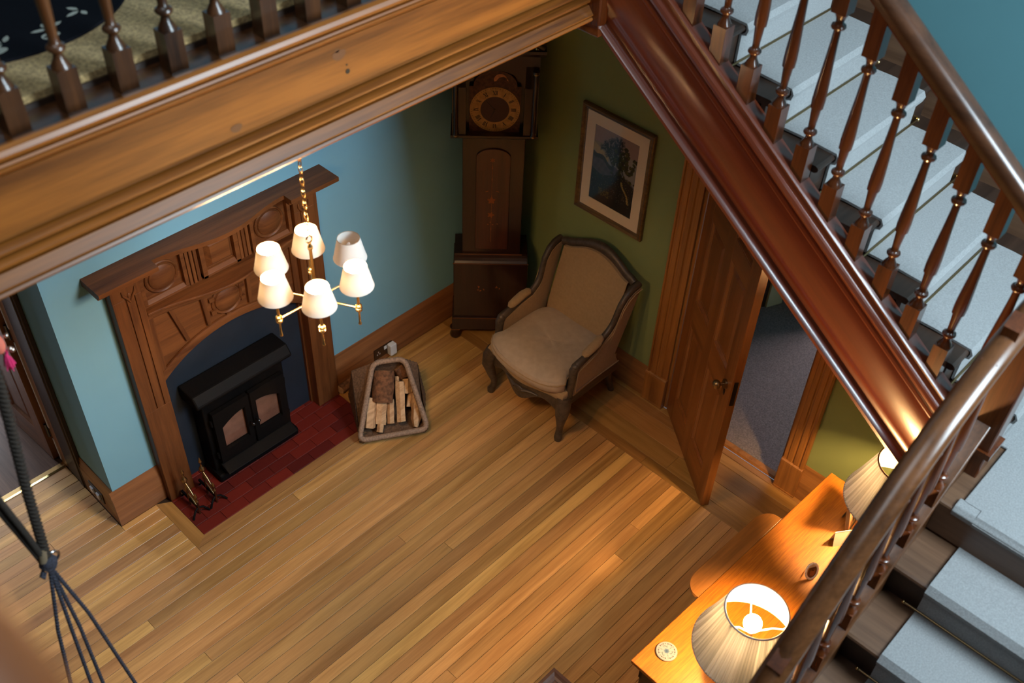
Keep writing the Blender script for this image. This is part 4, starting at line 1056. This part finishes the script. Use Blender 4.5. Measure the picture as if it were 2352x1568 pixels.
for nm_, q, nu, nv in (('side_panel', (FL, BL, TL, F1), 26, 18), ('side_panel', (FL, TL, B1, F1), 26, 8), ('side_panel', (FR_, BR, TR, F2), 26, 18), ('side_panel', (FR_, TR, B2, F2), 26, 8), ('back_panel', (BL, BR, TR, TL), 26, 18), ('back_panel', (TL, TR, B2, B1), 20, 8), ('front_panel', (FL, FR_, F2, F1), 26, 4), ('bottom_panel', (FL, FR_, BR, BL), 26, 18)):
    obj(nm_, wall_patch(*q, nu, nv), WICKERD, BK, smooth=60)
# wrapped rim: rounded corners, one ring of cane after another
cor = [F1, F2, B2, B1]; rim = []
for i in range(4):
    p, c, n = cor[i-1], cor[i], cor[(i+1) % 4]; r = .05
    a = c+(p-c).normalized()*r; b = c+(n-c).normalized()*r
    for t in range(7): u = t/6; rim.append(a*(1-u)**2+c*2*u*(1-u)+b*u*u)
dense = []
for i in range(len(rim)):
    a, b = rim[i], rim[(i+1) % len(rim)]; n_ = max(1, int((b-a).length/.0045))
    dense += [a+(b-a)*t/n_ for t in range(n_)]
rad = [.0165+.0016*math.sin(i*PI) + (.0022 if i % 2 else -.0012)+random.uniform(-.0004, .0004) for i in range(len(dense))]
obj('wrapped_rim', MB().tube([tuple(p-BO) for p in dense], rad, 10, closed=True), WICKER, BK, smooth=80)
def log(a, b, r, kind, label, twist=0.0):
    a, b = Vector(a), Vector(b); ax = (b-a); L_ = ax.length; ax.normalize()
    t = thing('firewood_log', label, 'firewood', tuple(a), 0, 'split logs in the wicker basket')
    up = Vector((-.38, -.64, .666)); sd = ax.cross(up).normalized(); u2 = sd.cross(ax)
    if kind == 'half': prof = [(math.cos(q)*r, math.sin(q)*r*.8, 1) for q in [PI*i/12 for i in range(13)]]; bark = set(range(12))
    elif kind == 'round': prof = [(math.cos(q)*r, math.sin(q)*r, 1) for q in [2*PI*i/16 for i in range(16)]]; bark = set(range(16))
    elif kind == 'bark': prof = [(math.cos(q)*r*1.1-.0, math.sin(q)*r-.3*r, 1) for q in [PI*.15+PI*.7*i/8 for i in range(9)]] + [(-.3*r, -.8*r, 1), (.4*r, -.7*r, 1)]; bark = set(range(8))
    else: prof = [(-r*.9, -r*.4, 1), (-r*.35, r*.75, 1), (r*.55, r*.6, 1), (r*.95, -r*.1, 1), (r*.3, -r*.8, 1)]; bark = set()
    n_ = len(prof); rg = random.Random(hash(label) % 1000); vs = []; K = 6
    for k in range(K+1):
        jit = 1+rg.uniform(-.07, .07); tap = .55 if (kind == 'point' and k == 0) else (.8 if kind == 'point' and k == 1 else 1)
        for px, py, _ in prof:
            c, s = math.cos(twist), math.sin(twist); qx, qy = (px*c-py*s)*jit*tap, (px*s+py*c)*jit*tap
            vs.append(tuple(ax*(L_*k/K+rg.uniform(-.004, .004)*(k in (0, K))) + sd*qx + u2*qy))
    bw = MB(); bb = MB(); fs_b, fs_w = [], [tuple(range(n_))[::-1], tuple(K*n_+i for i in range(n_))]
    for k in range(K):
        for i in range(n_):
            f = (k*n_+i, k*n_+(i+1) % n_, (k+1)*n_+(i+1) % n_, (k+1)*n_+i)
            (fs_b if i in bark else fs_w).append(f)
    bw.add(vs, fs_w); obj('split_wood', bw, LOGW, t, smooth=25)
    if fs_b: bb.add(vs, fs_b); obj('bark', bb, BARK, t, smooth=50)
    return t
log((-1.331, -.425, .166), (-1.235, -.338, .300), .064, 'half', 'large half-round log with dark bark, top left in the basket')
log((-1.467, -.448, .058), (-1.37, -.36, .18), .046, 'wedge', 'thick split log with pale cut end, lower left in the basket')
log((-1.398, -.473, .056), (-1.32, -.40, .165), .039, 'wedge', 'upright split log under the big bark log in the basket', .5)
log((-1.429, -.507, .040), (-1.40, -.485, .070), .024, 'wedge', 'small wood chip lying at the front lip of the basket', 1.0)
log((-1.339, -.505, .045), (-1.27, -.43, .150), .029, 'wedge', 'yellowish split log between the middle pieces in the basket', 2.0)
log((-1.296, -.552, .066), (-1.19, -.425, .245), .034, 'wedge', 'long pinkish split log at the middle right of the basket', .9)
log((-1.243, -.618, .030), (-1.17, -.545, .130), .032, 'point', 'pointed orange log at the lower right of the basket', .2)
log((-1.187, -.548, .104), (-1.145, -.505, .17), .027, 'wedge', 'short pale block above the pointed log in the basket', 1.4)
log((-1.177, -.471, .166), (-1.135, -.425, .225), .031, 'wedge', 'triangular split block at the upper right of the basket', 2.6)
log((-1.136, -.415, .24), (-1.148, -.365, .29), .036, 'bark', 'curved log with thin bark at the top of the basket', .6)
log((-1.205, -.512, .096), (-1.13, -.46, .18), .018, 'wedge', 'dark orange split log against the right rim of the basket', .3)
log((-1.192, -.405, .19), (-1.168, -.375, .235), .016, 'wedge', 'thin split piece beside the big bark log in the basket', 1.8)
log((-1.374, -.068, .034), (-1.27, -.058, .034), .030, 'round', 'single loose log on the floor behind the basket')

# ================================================================ SOCKETS
SK = thing('wall_socket', 'dark double wall socket with a white plug on the skirting behind the basket', 'socket', (-.985, -.0225, .085))
obj('face_plate', MB().box(-.075, .075, -.006, 0, -.043, .043), plain('socket_plate', (.09, .05, .03, 1), .3, metal=.7), SK, bevel=.002)
obj('rocker_switch', MB().box(.006, .026, -.010, -.006, .008, .032), WHITEP, SK)
sl = MB()
for dx, dz in ((-.04, .012), (-.05, -.006), (-.03, -.006)): sl.box(dx-.004, dx+.004, -.0068, -.006, dz-.006, dz+.006)
obj('pin_slot', sl, plain('slot_pale', (.45, .35, .3, 1), .5), SK)
obj('plug_adapter', MB().box(.03, .082, -.045, -.006, -.045, .04), WHITEP, SK, bevel=.006)
S2 = thing('skirting_socket', 'pale double socket low on the shaded skirting left of the fireplace wall', 'socket', (-2.8675, .185, .115))
obj('face_plate', MB().box(-.006, 0, -.073, .073, -.04, .04), plain('socket_plate_dark', (.05, .04, .03, 1), .4), S2, bevel=.002)
for dy in (-.032, .032): obj('rocker', MB().box(-.016, -.006, dy-.016, dy+.016, -.02, .02), WHITEP, S2, bevel=.002)

# ================================================================ CHANDELIER
CHX, CHY = -2.283, -1.296
CD = thing('chandelier', 'six-arm brass chandelier with small cream shades hanging on a chain from the gallery', 'chandelier', (CHX, CHY, 2.10))
st_ = MB(); st_.lathe([(0, -.035), (.008, -.03), (.012, -.02), (.020, -.012), (.022, 0), (.018, .012), (.010, .02), (.0065, .03), (.0065, .235), (.010, .24), (.010, .252), (.0055, .258), (.0045, .27)], n=14)
obj('stem', st_, BRASS, CD, smooth=45)
rg_ = MB().tube([(.012*math.cos(2*PI*i/16), 0, .283+.016*math.sin(2*PI*i/16)) for i in range(16)], .003, 6, closed=True); obj('top_loop', rg_, BRASS, CD, smooth=60)
lk = MB(); lp_ = []
for i in range(20):
    a = 2*PI*i/20; lp_.append((.0075*math.cos(a), 0, .0155*math.sin(a)))
lk.tube(lp_, .0021, 6, closed=True, up=(0, 1, 0))
l0 = obj('chain_link', lk, BRASS, CD, smooth=60); nl = 0
z = .312
while z < .79:
    o = l0 if nl == 0 else l0.copy()
    if nl: COL.objects.link(o); o.parent = CD
    o.location = (0, 0, z); o.rotation_euler = (0, 0, (PI/2 if nl % 2 else 0)+.35); z += .0245; nl += 1
obj('ceiling_rose', MB().lathe([(.05, .80), (.048, .79), (.03, .782), (.012, .778), (.008, .77), (.0, .768)], n=20), BRASS, CD, smooth=45)
RA = .171
arm = MB().tube([(.015, 0, 0), (RA, 0, 0)], .0042, 8)
kn_ = MB().lathe([(.0075, -.016), (.013, -.012), (.013, -.006), (.009, -.004), (.014, .0), (.009, .004), (.013, .006), (.013, .012), (.0075, .016)], (RA, 0, 0), 14)
tail = MB().lathe([(0, -.084), (.006, -.083), (.0068, -.078), (.0045, -.074), (.004, -.02), (.004, 0)], (RA, 0, 0), 10)
candle = MB().lathe([(.0055, .014), (.0055, .085), (.0095, .088), (.0095, .12), (.0, .121)], (RA, 0, 0), 12)
blb = MB().lathe([(.006, .121), (.012, .13), (.0165, .143), (.0165, .152), (.011, .168), (.004, .178), (0, .18)], (RA, 0, 0), 14)
zt, zb_, r0, r1 = .200, .108, .043, .064
shd = MB(); n_ = 36
rings = [[(RA+r*math.cos(2*PI*i/n_), r*math.sin(2*PI*i/n_), z) for i in range(n_)] for r, z in ((r1, zb_), (r1-.25*(r1-r0), zb_+.25*(zt-zb_)), (r1-.5*(r1-r0), (zb_+zt)/2), (r1-.75*(r1-r0), zb_+.75*(zt-zb_)), (r0, zt))]
shd.loft(rings, False)
trm = MB().tube([(RA+r0*math.cos(2*PI*i/n_), r0*math.sin(2*PI*i/n_), zt) for i in range(n_)], .0009, 5, closed=True)
TRIM = plain('shade_trim', (.33, .20, .10, 1), .7)
trm2 = MB().tube([(RA+r1*math.cos(2*PI*i/n_), r1*math.sin(2*PI*i/n_), zb_) for i in range(n_)], .0009, 5, closed=True)
protos = None
for i in range(6):
    a = math.radians(58.8+60*i); lit = i != 5
    A = obj('arm', arm, BRASS, CD, smooth=60); A.rotation_euler = (0, 0, a)
    obj('knuckle', kn_, BRASS, A, smooth=40); obj('drop_tail', tail, BRASS, A, smooth=40); obj('candle_tube', candle, BRASS, A, smooth=40)
    obj('bulb', blb, BULB if lit else BULBOFF, A, smooth=60)
    S = obj('shade', shd, SHADE, CD, smooth=60, normals=False); S.rotation_euler = (0, 0, a)
    obj('shade_trim', trm, TRIM, S, smooth=60); obj('shade_trim', trm2, CARD, S, smooth=60)
    if not lit: A['label'] = 'arm with an unlit bulb'; S['label'] = 'dim shade over the unlit bulb'

# ================================================================ CONSOLE TABLE
TROT = math.radians(-2.1)
TB = thing('console_table', 'long reddish walnut side table with a round-cornered front leaf, standing under the stairs', 'table', (-1.15, -2.752, 0), TROT)
TZ = .76
obj('table_top', MB().box(-.755, .755, -.56, 0, TZ-.022, TZ), WALNUT, TB, bevel=.004)
lf = []
x0, x1, dp, r = -.30, .335, .095, .075
lf = [(x0, .0005), (x1, .0005)]
for i in range(9): a = PI/2*i/8; lf.append((x1-.10+.10*math.cos(a)+.0, dp-r+r*math.sin(a)) )
for i in range(9): a = PI/2+PI/2*i/8; lf.append((x0+.10+.10*math.cos(a), dp-r+r*math.sin(a)))
obj('front_leaf', MB().prism(lf, 'z', TZ-.024, TZ-.003), LEAFW, TB, bevel=.003)
ap = MB().box(-.72, .72, -.05, -.03, TZ-.14, TZ-.022).box(-.72, .72, -.53, -.51, TZ-.14, TZ-.022).box(-.72, -.70, -.53, -.03, TZ-.14, TZ-.022).box(.70, .72, -.53, -.03, TZ-.14, TZ-.022)
obj('apron', ap, DARKW, TB, bevel=.002)
for x in (-.68, .68):
    obj('end_panel', MB().box(x-.012, x+.012, -.50, -.06, .10, TZ-.10), DARKW, TB)
    for y in (-.50, -.06):
        obj('leg', MB().box(x-.03, x+.03, y-.03, y+.03, .0, TZ-.022), DARKW, TB, bevel=.004)
obj('stretcher', MB().box(-.68, .68, -.29, -.27, .12, .16), DARKW, TB, bevel=.003)

# ================================================================ TABLE LAMPS
def lamp_base_mat():
    m, nt, P, N, L = base_mat('chevron_glaze'); tc = N.new('ShaderNodeTexCoord'); sp_ = N.new('ShaderNodeSeparateXYZ'); L.new(tc.outputs['Object'], sp_.inputs[0])
    at = N.new('ShaderNodeMath'); at.operation = 'ARCTAN2'; L.new(sp_.outputs[1], at.inputs[0]); L.new(sp_.outputs[0], at.inputs[1])
    s1 = N.new('ShaderNodeMath'); s1.operation = 'MULTIPLY'; L.new(at.outputs[0], s1.inputs[0]); s1.inputs[1].default_value = 18/(2*PI)
    pp_ = N.new('ShaderNodeMath'); pp_.operation = 'PINGPONG'; L.new(s1.outputs[0], pp_.inputs[0]); pp_.inputs[1].default_value = .5
    zz = N.new('ShaderNodeMath'); zz.operation = 'MULTIPLY'; L.new(sp_.outputs[2], zz.inputs[0]); zz.inputs[1].default_value = 34
    ad = N.new('ShaderNodeMath'); ad.operation = 'ADD'; L.new(pp_.outputs[0], ad.inputs[0]); L.new(zz.outputs[0], ad.inputs[1])
    fr_ = N.new('ShaderNodeMath'); fr_.operation = 'FRACT'; L.new(ad.outputs[0], fr_.inputs[0])
    gt = N.new('ShaderNodeMath'); gt.operation = 'GREATER_THAN'; L.new(fr_.outputs[0], gt.inputs[0]); gt.inputs[1].default_value = .5
    mx = N.new('ShaderNodeMix'); mx.data_type = 'RGBA'; L.new(gt.outputs[0], mx.inputs['Factor'])
    mx.inputs['A'].default_value = (.012, .010, .010, 1); mx.inputs['B'].default_value = (.62, .54, .42, 1)
    L.new(mx.outputs['Result'], P.inputs['Base Color']); P.inputs['Roughness'].default_value = .25; return m
LB = lamp_base_mat(); GREYTRIM = plain('shade_binding', (.36, .34, .36, 1), .8)
def table_lamp(x, y, label, ring_col):
    T = thing('table_lamp', label, 'lamp', (x, y, TZ), 0, 'pleated table lamps on the console table')
    obj('base', MB().lathe([(.0, .0), (.055, 0), (.058, .006), (.05, .014), (.045, .02), (.07, .05), (.092, .10), (.094, .14), (.078, .185), (.045, .215), (.028, .23), (.026, .245), (0, .246)], n=36), LB, T, smooth=50)
    obj('lamp_stem', MB().lathe([(.014, .246), (.014, .27), (.008, .275), (.008, .31), (.017, .315), (.017, .36), (0, .361)], n=14), BRASS, T, smooth=45)
    obj('bulb', MB().ball((0, 0, .405), .036, 18, 12, (1, 1, 1.05)), BULBT, T, smooth=80)
    # pleated empire shade
    n_ = 288; zt, zb_, r0, r1 = .49, .235, .122, .210; rg = random.Random(5)
    ph = []; a = 0
    while a < 288: wd = rg.choice([2, 3, 3, 4]); ph += [(wd, k) for k in range(wd)]; a += wd
    ph = ph[:288]; tone = {}
    rings = []
    for k in range(13):
        t = k/12; r = r1+(r0-r1)*(t**.92); z = zb_+(zt-zb_)*t
        rings.append([(( r+(.0035 if ph[i][1] == 0 else -.0012*ph[i][1])*(1-.35*t))*math.cos(2*PI*i/n_), (r+(.0035 if ph[i][1] == 0 else -.0012*ph[i][1])*(1-.35*t))*math.sin(2*PI*i/n_), z) for i in range(n_)])
    m = MB().loft(rings, False); S = obj('shade', m, PLEAT, T, normals=False, smooth=None)
    tones = [rg.uniform(.62, 1.0) for _ in range(288)]; cur = 1; lst = []
    for i in range(288):
        if ph[i][1] == 0: cur = rg.uniform(.55, 1.0)
        lst.append(cur*(.78 if ph[i][1] == ph[i][0]-1 else 1))
    paint(S, lambda co: [c*lst[int(round((math.atan2(co.y, co.x) % (2*PI))/(2*PI)*288)) % 288] for c in (.80, .82, .82)])
    tr = [(r0*1.01*math.cos(2*PI*i/48), r0*1.01*math.sin(2*PI*i/48), zt) for i in range(48)]
    obj('shade_binding', MB().tube(tr, .0042, 8, closed=True), ring_col, S, smooth=60)
    obj('shade_binding', MB().tube([(r1*math.cos(2*PI*i/60), r1*math.sin(2*PI*i/60), zb_) for i in range(60)], .003, 6, closed=True), GREYTRIM, S, smooth=60)
    sp_ = MB()
    for k in range(3):
        a = 2*PI*k/3+.75; c, s = math.cos(a), math.sin(a)
        sp_.tube([(r0*c, r0*s, zt-.002), (r0*.93*c, r0*.93*s, zt-.03), (r0*.62*c, r0*.62*s, zt-.055), (.02*c, .02*s, zt-.125)], .0028, 6)
    obj('shade_carrier', sp_, WHITEP, T, smooth=60)
    return T
table_lamp(-1.655, -3.075, 'large pleated cream table lamp with lit bulb visible, nearest on the table', GREYTRIM)
table_lamp(-.565, -3.125, 'pleated cream table lamp at the far end, partly behind the handrail', TRIM)

# ================================================================ THINGS ON THE TABLE
CO = thing('coaster', 'round white coaster with blue pattern on the table corner', 'coaster', (-1.768, -2.807, TZ))
obj('body', MB().lathe([(0, 0), (.044, 0), (.046, .003), (.046, .006), (.044, .008), (0, .008)], n=40), plain('glazed_white', (.22, .22, .24, 1), .35), CO, smooth=40)
cg = MB(); NR, NA = 26, 96
cg.add([(.0432*r/NR*math.cos(2*PI*a/NA), .0432*r/NR*math.sin(2*PI*a/NA), .0083) for r in range(NR+1) for a in range(NA)], [(r*NA+a, r*NA+(a+1) % NA, (r+1)*NA+(a+1) % NA, (r+1)*NA+a) for r in range(NR) for a in range(NA)])
def cpat(co):
    r = math.hypot(co.x, co.y)/.0432; a = math.atan2(co.y, co.x); base = [.21, .21, .235]; blue = [.02, .05, .10]; ink = [.006, .006, .012]
    if r < .26+.02*math.cos(6*a): return [.06, .10, .16] if r > .12 else blue
    if .74 < r < .86 and (math.sin(a*6) > -.1) and (math.sin(a*42) > -.5): return ink
    if .74 < r < .86 and math.sin(a*6) < -.8 and math.sin(a*60) > 0: return [.08, .08, .08]
    for k in range(3):
        aa = (a-2.1*k-.5*r) % (2*PI)
        if .34 < r < .62 and .25 < aa < .95 and abs(r-.36-.30*aa) < .07: return [.07, .11, .13]
    if .35 < r < .66 and math.sin(a*9+3) > .93 and math.sin(r*40) > .2: return ink
    return base
cp_o = obj('printed_face', cg, PAINTED, CO, normals=False); paint(cp_o, cpat)
# oval picture frame on an easel leg
OF = thing('oval_frame', 'small oval silver photo frame standing on the table near the big lamp', 'photo frame', (-1.01, -3.045, TZ), math.radians(-28))
TI = Matrix.Translation((0, 0, .002)) @ Matrix.Rotation(math.radians(-16), 4, 'X')
ov = [(.030*math.cos(2*PI*i/36), 0, .044+.042*math.sin(2*PI*i/36)) for i in range(36)]
obj('frame_rim', MB().tube(ov, .006, 8, closed=True).xf(TI), plain('silver_rim', (.72, .68, .64, 1), .35), OF, smooth=60)
bd_ = MB()
for i in range(0, 36, 3): bd_.ball((.033*math.cos(2*PI*i/36), -.002, .044+.045*math.sin(2*PI*i/36)), .003, 6, 4)
obj('beads', bd_.xf(TI), BRASS, OF, smooth=60)
pc = MB().add([(x, -.001, z) for x, y, z in ov], [tuple(range(36))]).add([(x, .003, z) for x, y, z in ov], [tuple(range(36))]); obj('backing', pc.xf(TI), BLACK, OF)
pg = MB().grid(lambda u, v: (.029*(2*u-1)*math.sqrt(max(0, 1-(2*v-1)**2)), -.0016, .044+.041*(2*v-1)), 14, 20).xf(TI)
po = obj('photo', pg, PAINTED, OF, normals=False)
paint(po, lambda co: [.16, .045, .02] if math.hypot(co.x-.002, (co.z-.036)*.8) < .013 else ([.55, .48, .40] if co.z > .066 else [.05, .012, .008]))
obj('easel_leg', MB().tube([(0, .004, .06), (-.004, .03, .03), (-.006, .046, .003)], .0022, 6), BRASS, OF, smooth=60)
# rectangular frame by the far lamp
RF = thing('photo_frame', 'rectangular dark photo frame with gold slip standing beside the far lamp', 'photo frame', (-.59, -3.015, TZ), math.radians(6))
TI = Matrix.Rotation(math.radians(-10), 4, 'X')
f = MB(); hw, hh, t = .085, .105, .010
for a in ((-hw, -hw+t, 0, 2*hh), (hw-t, hw, 0, 2*hh), (-hw, hw, 0, t), (-hw, hw, 2*hh-t, 2*hh)): f.box(a[0], a[1], -.008, .008, a[2], a[3])
obj('frame', f.xf(TI), DARKW, RF)
f = MB()
for a in ((-hw+t, -hw+t+.006, t, 2*hh-t), (hw-t-.006, hw-t, t, 2*hh-t), (-hw+t, hw-t, t, t+.006), (-hw+t, hw-t, 2*hh-t-.006, 2*hh-t)): f.box(a[0], a[1], -.006, .0, a[2], a[3])
obj('gold_slip', f.xf(TI), BRASS, RF)
g = MB().grid(lambda u, v: (-hw+t+.006+(2*hw-2*t-.012)*u, -.003, t+.006+(2*hh-2*t-.012)*v), 18, 22).xf(TI); po = obj('photo', g, PAINTED, RF, normals=False)
rr_ = random.Random(9); paint(po, lambda co: [c*(.5+rr_.random()) for c in ((.09, .05, .025) if math.sin(co.x*60+co.z*25) > -.2 else (.34, .22, .11))])
obj('back_strut', MB().box(-.012, .012, .006, .010, .0, .15).xf(Matrix.Translation((0, .045, 0)) @ Matrix.Rotation(math.radians(14), 4, 'X')), DARKW, RF)
# folded card
FC = thing('folded_card', 'small white folded card standing open between the photo frames', 'card', (-.735, -3.03, TZ), math.radians(-35))
obj('card_leaf', MB().box(-.045, .045, -.001, .001, 0, .085).xf(Matrix.Translation((0, -.02, 0)) @ Matrix.Rotation(math.radians(-14), 4, 'X')), CARD, FC)
obj('card_leaf', MB().box(-.045, .045, -.001, .001, 0, .085).xf(Matrix.Translation((0, .02, 0)) @ Matrix.Rotation(math.radians(14), 4, 'X')), CARD, FC)

# ================================================================ SMALL PLANT STAND
PS = thing('wooden_stand', 'dark carved wooden stand with square moulded top at the lower edge', 'stand', (-2.33, -2.685, 0))
STW = wood('stand_wood', (.045, .018, .012, 1), (.11, .05, .03, 1), 'y', 1.4, .35, coat=.4)
rg4 = lambda s, z: [(-s, -s, z), (s, -s, z), (s, s, z), (-s, s, z)]
m = MB().loft([rg4(.150, .775), rg4(.155, .785), rg4(.155, .795), rg4(.140, .80), rg4(.130, .792), rg4(.118, .789), rg4(.118, .786)])
obj('stand_top', m, STW, PS)
obj('inner_panel', MB().loft([rg4(.095, .787), rg4(.09, .795), rg4(.07, .797), rg4(.05, .799)]), STW, PS)
obj('apron', MB().box(-.135, .135, -.135, .135, .70, .776), STW, PS, bevel=.004)
for a in (-1, 1):
    for b in (-1, 1): obj('leg', MB().lathe([(.02, 0), (.024, .03), (.015, .06), (.02, .3), (.016, .34), (.024, .36), (.02, .40), (.024, .70)], (a*.11, b*.11, 0), 12), STW, PS, smooth=45)
obj('lower_shelf', MB().box(-.12, .12, -.12, .12, .20, .218), STW, PS, bevel=.003)

# ================================================================ HANGING ROPE
KX = Vector((-3.567, -1.617, 2.017))
HR = thing('hanging_rope', 'thick dark rope tied to a knot with four thin grey cords fanning out below', 'rope', tuple(KX))
def twist(path, r, n, pitch, mat, name, amp=.28):
    """a laid rope: lobed section that turns along the length"""
    P = [Vector(p) for p in path]; dense = []
    for a, b in zip(P[:-1], P[1:]):
        k = max(1, int((b-a).length/(pitch/6)))
        dense += [a+(b-a)*i/k for i in range(k)]
    dense.append(P[-1]); rings = []; s = 0; prev = None; last = dense[0]
    for i, p in enumerate(dense):
        t = (dense[min(i+1, len(dense)-1)]-dense[max(i-1, 0)]).normalized()
        sd = t.orthogonal().normalized() if prev is None else (prev-t*prev.dot(t)).normalized(); prev = sd; u2 = sd.cross(t)
        s += (p-last).length; last = p; th0 = 2*PI*s/pitch
        rings.append([p + (sd*math.cos(2*PI*j/12+th0)+u2*math.sin(2*PI*j/12+th0))*r*(1-amp*.5+amp*.5*math.cos(n*2*PI*j/12)) for j in range(12)])
    return obj(name, MB().loft(rings), mat, HR, smooth=70)
def rel(*p): return tuple(Vector(p)-KX)
twist([(0, 0, .0), rel(-3.537, -1.62, 2.35), rel(-3.492, -1.62, 2.74), rel(-3.48, -1.60, 2.95)], .0165, 3, .05, ROPEM, 'thick_rope')
twist([(-.004, .0, .0), rel(-3.593, -1.64, 2.21), rel(-3.617, -1.65, 2.388), rel(-3.66, -1.60, 2.95)], .0105, 3, .035, ROPEM, 'doubled_rope')
twist([(-.012, .004, .0), rel(-3.607, -1.625, 2.21), rel(-3.634, -1.635, 2.388), rel(-3.69, -1.58, 2.95)], .0105, 3, .035, ROPEM, 'doubled_rope')
for e1, e2 in (((-3.625, -1.62, 1.70), (-3.674, -1.62, 1.30)), ((-3.588, -1.63, 1.70), (-3.612, -1.62, 1.20)), ((-3.560, -1.61, 1.64), (-3.574, -1.62, 1.15)), ((-3.521, -1.62, 1.69), (-3.459, -1.62, 1.0))):
    twist([(0, 0, -.02), rel(*e1), rel(*e2)], .0072, 2, .03, CORDM, 'thin_cord', .35)
kn2 = MB(); kn2.ball((0, 0, 0), .026, 12, 8, (1, .9, 1.2)); kn2.tube([(.020*math.cos(2*PI*i/16), .012*math.sin(2*PI*i/16), -.012+.012*math.cos(4*PI*i/16)) for i in range(16)], .009, 8, closed=True)
kn2.tube([(-.02, 0, -.02), (-.035, -.01, -.03), (-.03, -.01, -.045), (-.018, 0, -.035)], .006, 6)
obj('knot', kn2, CORDM, HR, smooth=70)
obj('metal_ring', MB().tube([(.016+.022*math.cos(2*PI*i/20), .0, .008+.022*math.sin(2*PI*i/20)) for i in range(20)], .0045, 8, closed=True), plain('ring_steel', (.5, .5, .52, 1), .2, metal=1), HR, smooth=60)
obj('knot_binding', MB().tube([(-.012, -.004, .02), (-.006, -.006, .05), (0, 0, .07)], .014, 8), plain('jute_binding', (.20, .14, .08, 1), .9), HR, smooth=60)
# spreader bar the cords end on (below the picture edge)
sbm = MB().tube([rel(-3.71, -1.62, 1.29), rel(-3.43, -1.62, .985)], .014, 10); sbm.tube([rel(-3.71, -1.62, 1.29), rel(-3.68, -1.62, 1.30)], .014, 8)
obj('spreader_bar', sbm, SKIRT, HR, smooth=60)
# tassel ornament
TS = thing('tassel_ornament', 'pink tassel with coral bead hanging at the left edge', 'ornament', (-3.380, -1.30, 2.590))
obj('thread', MB().tube([(-.008, 0, .03), (-.008, 0, .306)], .0015, 5), PINK, TS)
obj('coral_bead', MB().ball((-.008, 0, .0), .030, 14, 10, (.7, .8, 1.2)), CORAL, TS, smooth=80)
SILV = plain('silver', (.6, .55, .52, 1), .3, metal=1)
for p in ((.022, -.004, .018), (.018, -.006, -.030), (.024, -.004, -.040)): obj('silver_bead', MB().ball(p, .008, 10, 6), SILV, TS, smooth=80)
tt = MB(); rt = random.Random(4)
for i in range(40):
    a = rt.uniform(0, 2*PI); r_ = rt.uniform(.002, .018)
    tt.tube([(.004, 0, -.045), (.004+r_*math.cos(a)*.6, r_*math.sin(a)*.6, -.065), (.004+r_*math.cos(a), r_*math.sin(a), -.095+rt.uniform(-.01, .01))], .002, 5)
obj('tassel', tt, PINK, TS)
obj('cord_loop', MB().tube([(-.005, 0, -.03), (.008, 0, -.035), (.006, 0, -.05)], .004, 6), PINK, TS, smooth=60)

# ================================================================ GALLERY RUG
RG = tag(obj('round_rug', MB().add([( .45*r/14*math.cos(2*PI*a/120), .45*r/14*math.sin(2*PI*a/120), .009) for r in range(15) for a in range(120)], [(r*120+a, r*120+(a+1) % 120, (r+1)*120+(a+1) % 120, (r+1)*120+a) for r in range(14) for a in range(120)])
    .add([(.45*math.cos(2*PI*a/120), .45*math.sin(2*PI*a/120), z) for z in (.009, .0) for a in range(120)], [(a, (a+1) % 120, 120+(a+1) % 120, 120+a) for a in range(120)]), RUGM, None, loc=(-2.965, -.728, 3.3125), normals=False),
    'round black rug with small white motifs lying on the gallery carpet', 'rug')
paint(RG, lambda co: [.008, .008, .011])
rr_ = random.Random(12); RW = plain('rug_white', (.42, .42, .36, 1), .95)
def leaf(m, x, y, a, l, wd):
    c, s = math.cos(a), math.sin(a)
    m.add([(x+c*t*l-s*ww*wd, y+s*t*l+c*ww*wd, .0105) for t, ww in ((0, 0), (.3, .5), (.7, .45), (1, 0), (.7, -.45), (.3, -.5))], [tuple(range(6))])
for i in range(14):
    a = -PI/2+(i-3.5)*.36; r_ = .36
    x, y = r_*math.cos(a), r_*math.sin(a); m = MB(); a0 = rr_.uniform(0, 2*PI)
    for k in range(3): leaf(m, x+.006*math.cos(a0+k*1.3), y+.006*math.sin(a0+k*1.3), a0+k*1.3, rr_.uniform(.03, .05), .016)
    obj('white_motif', m, RW, RG)
for x, y in ((.045, -.395), (-.10, -.385)):
    m = MB().add([(x+.026*math.cos(t)*(1+.2*math.cos(t)), y+.018*math.sin(t), .0105) for t in [2*PI*i/20 for i in range(20)]] + [(x-.004+.013*math.cos(t), y+.006*math.sin(t), .0105) for t in [2*PI*i/20 for i in range(20)]], [(i, (i+1) % 20, 20+(i+1) % 20, 20+i) for i in range(20)])
    obj('white_motif', m, RW, RG)
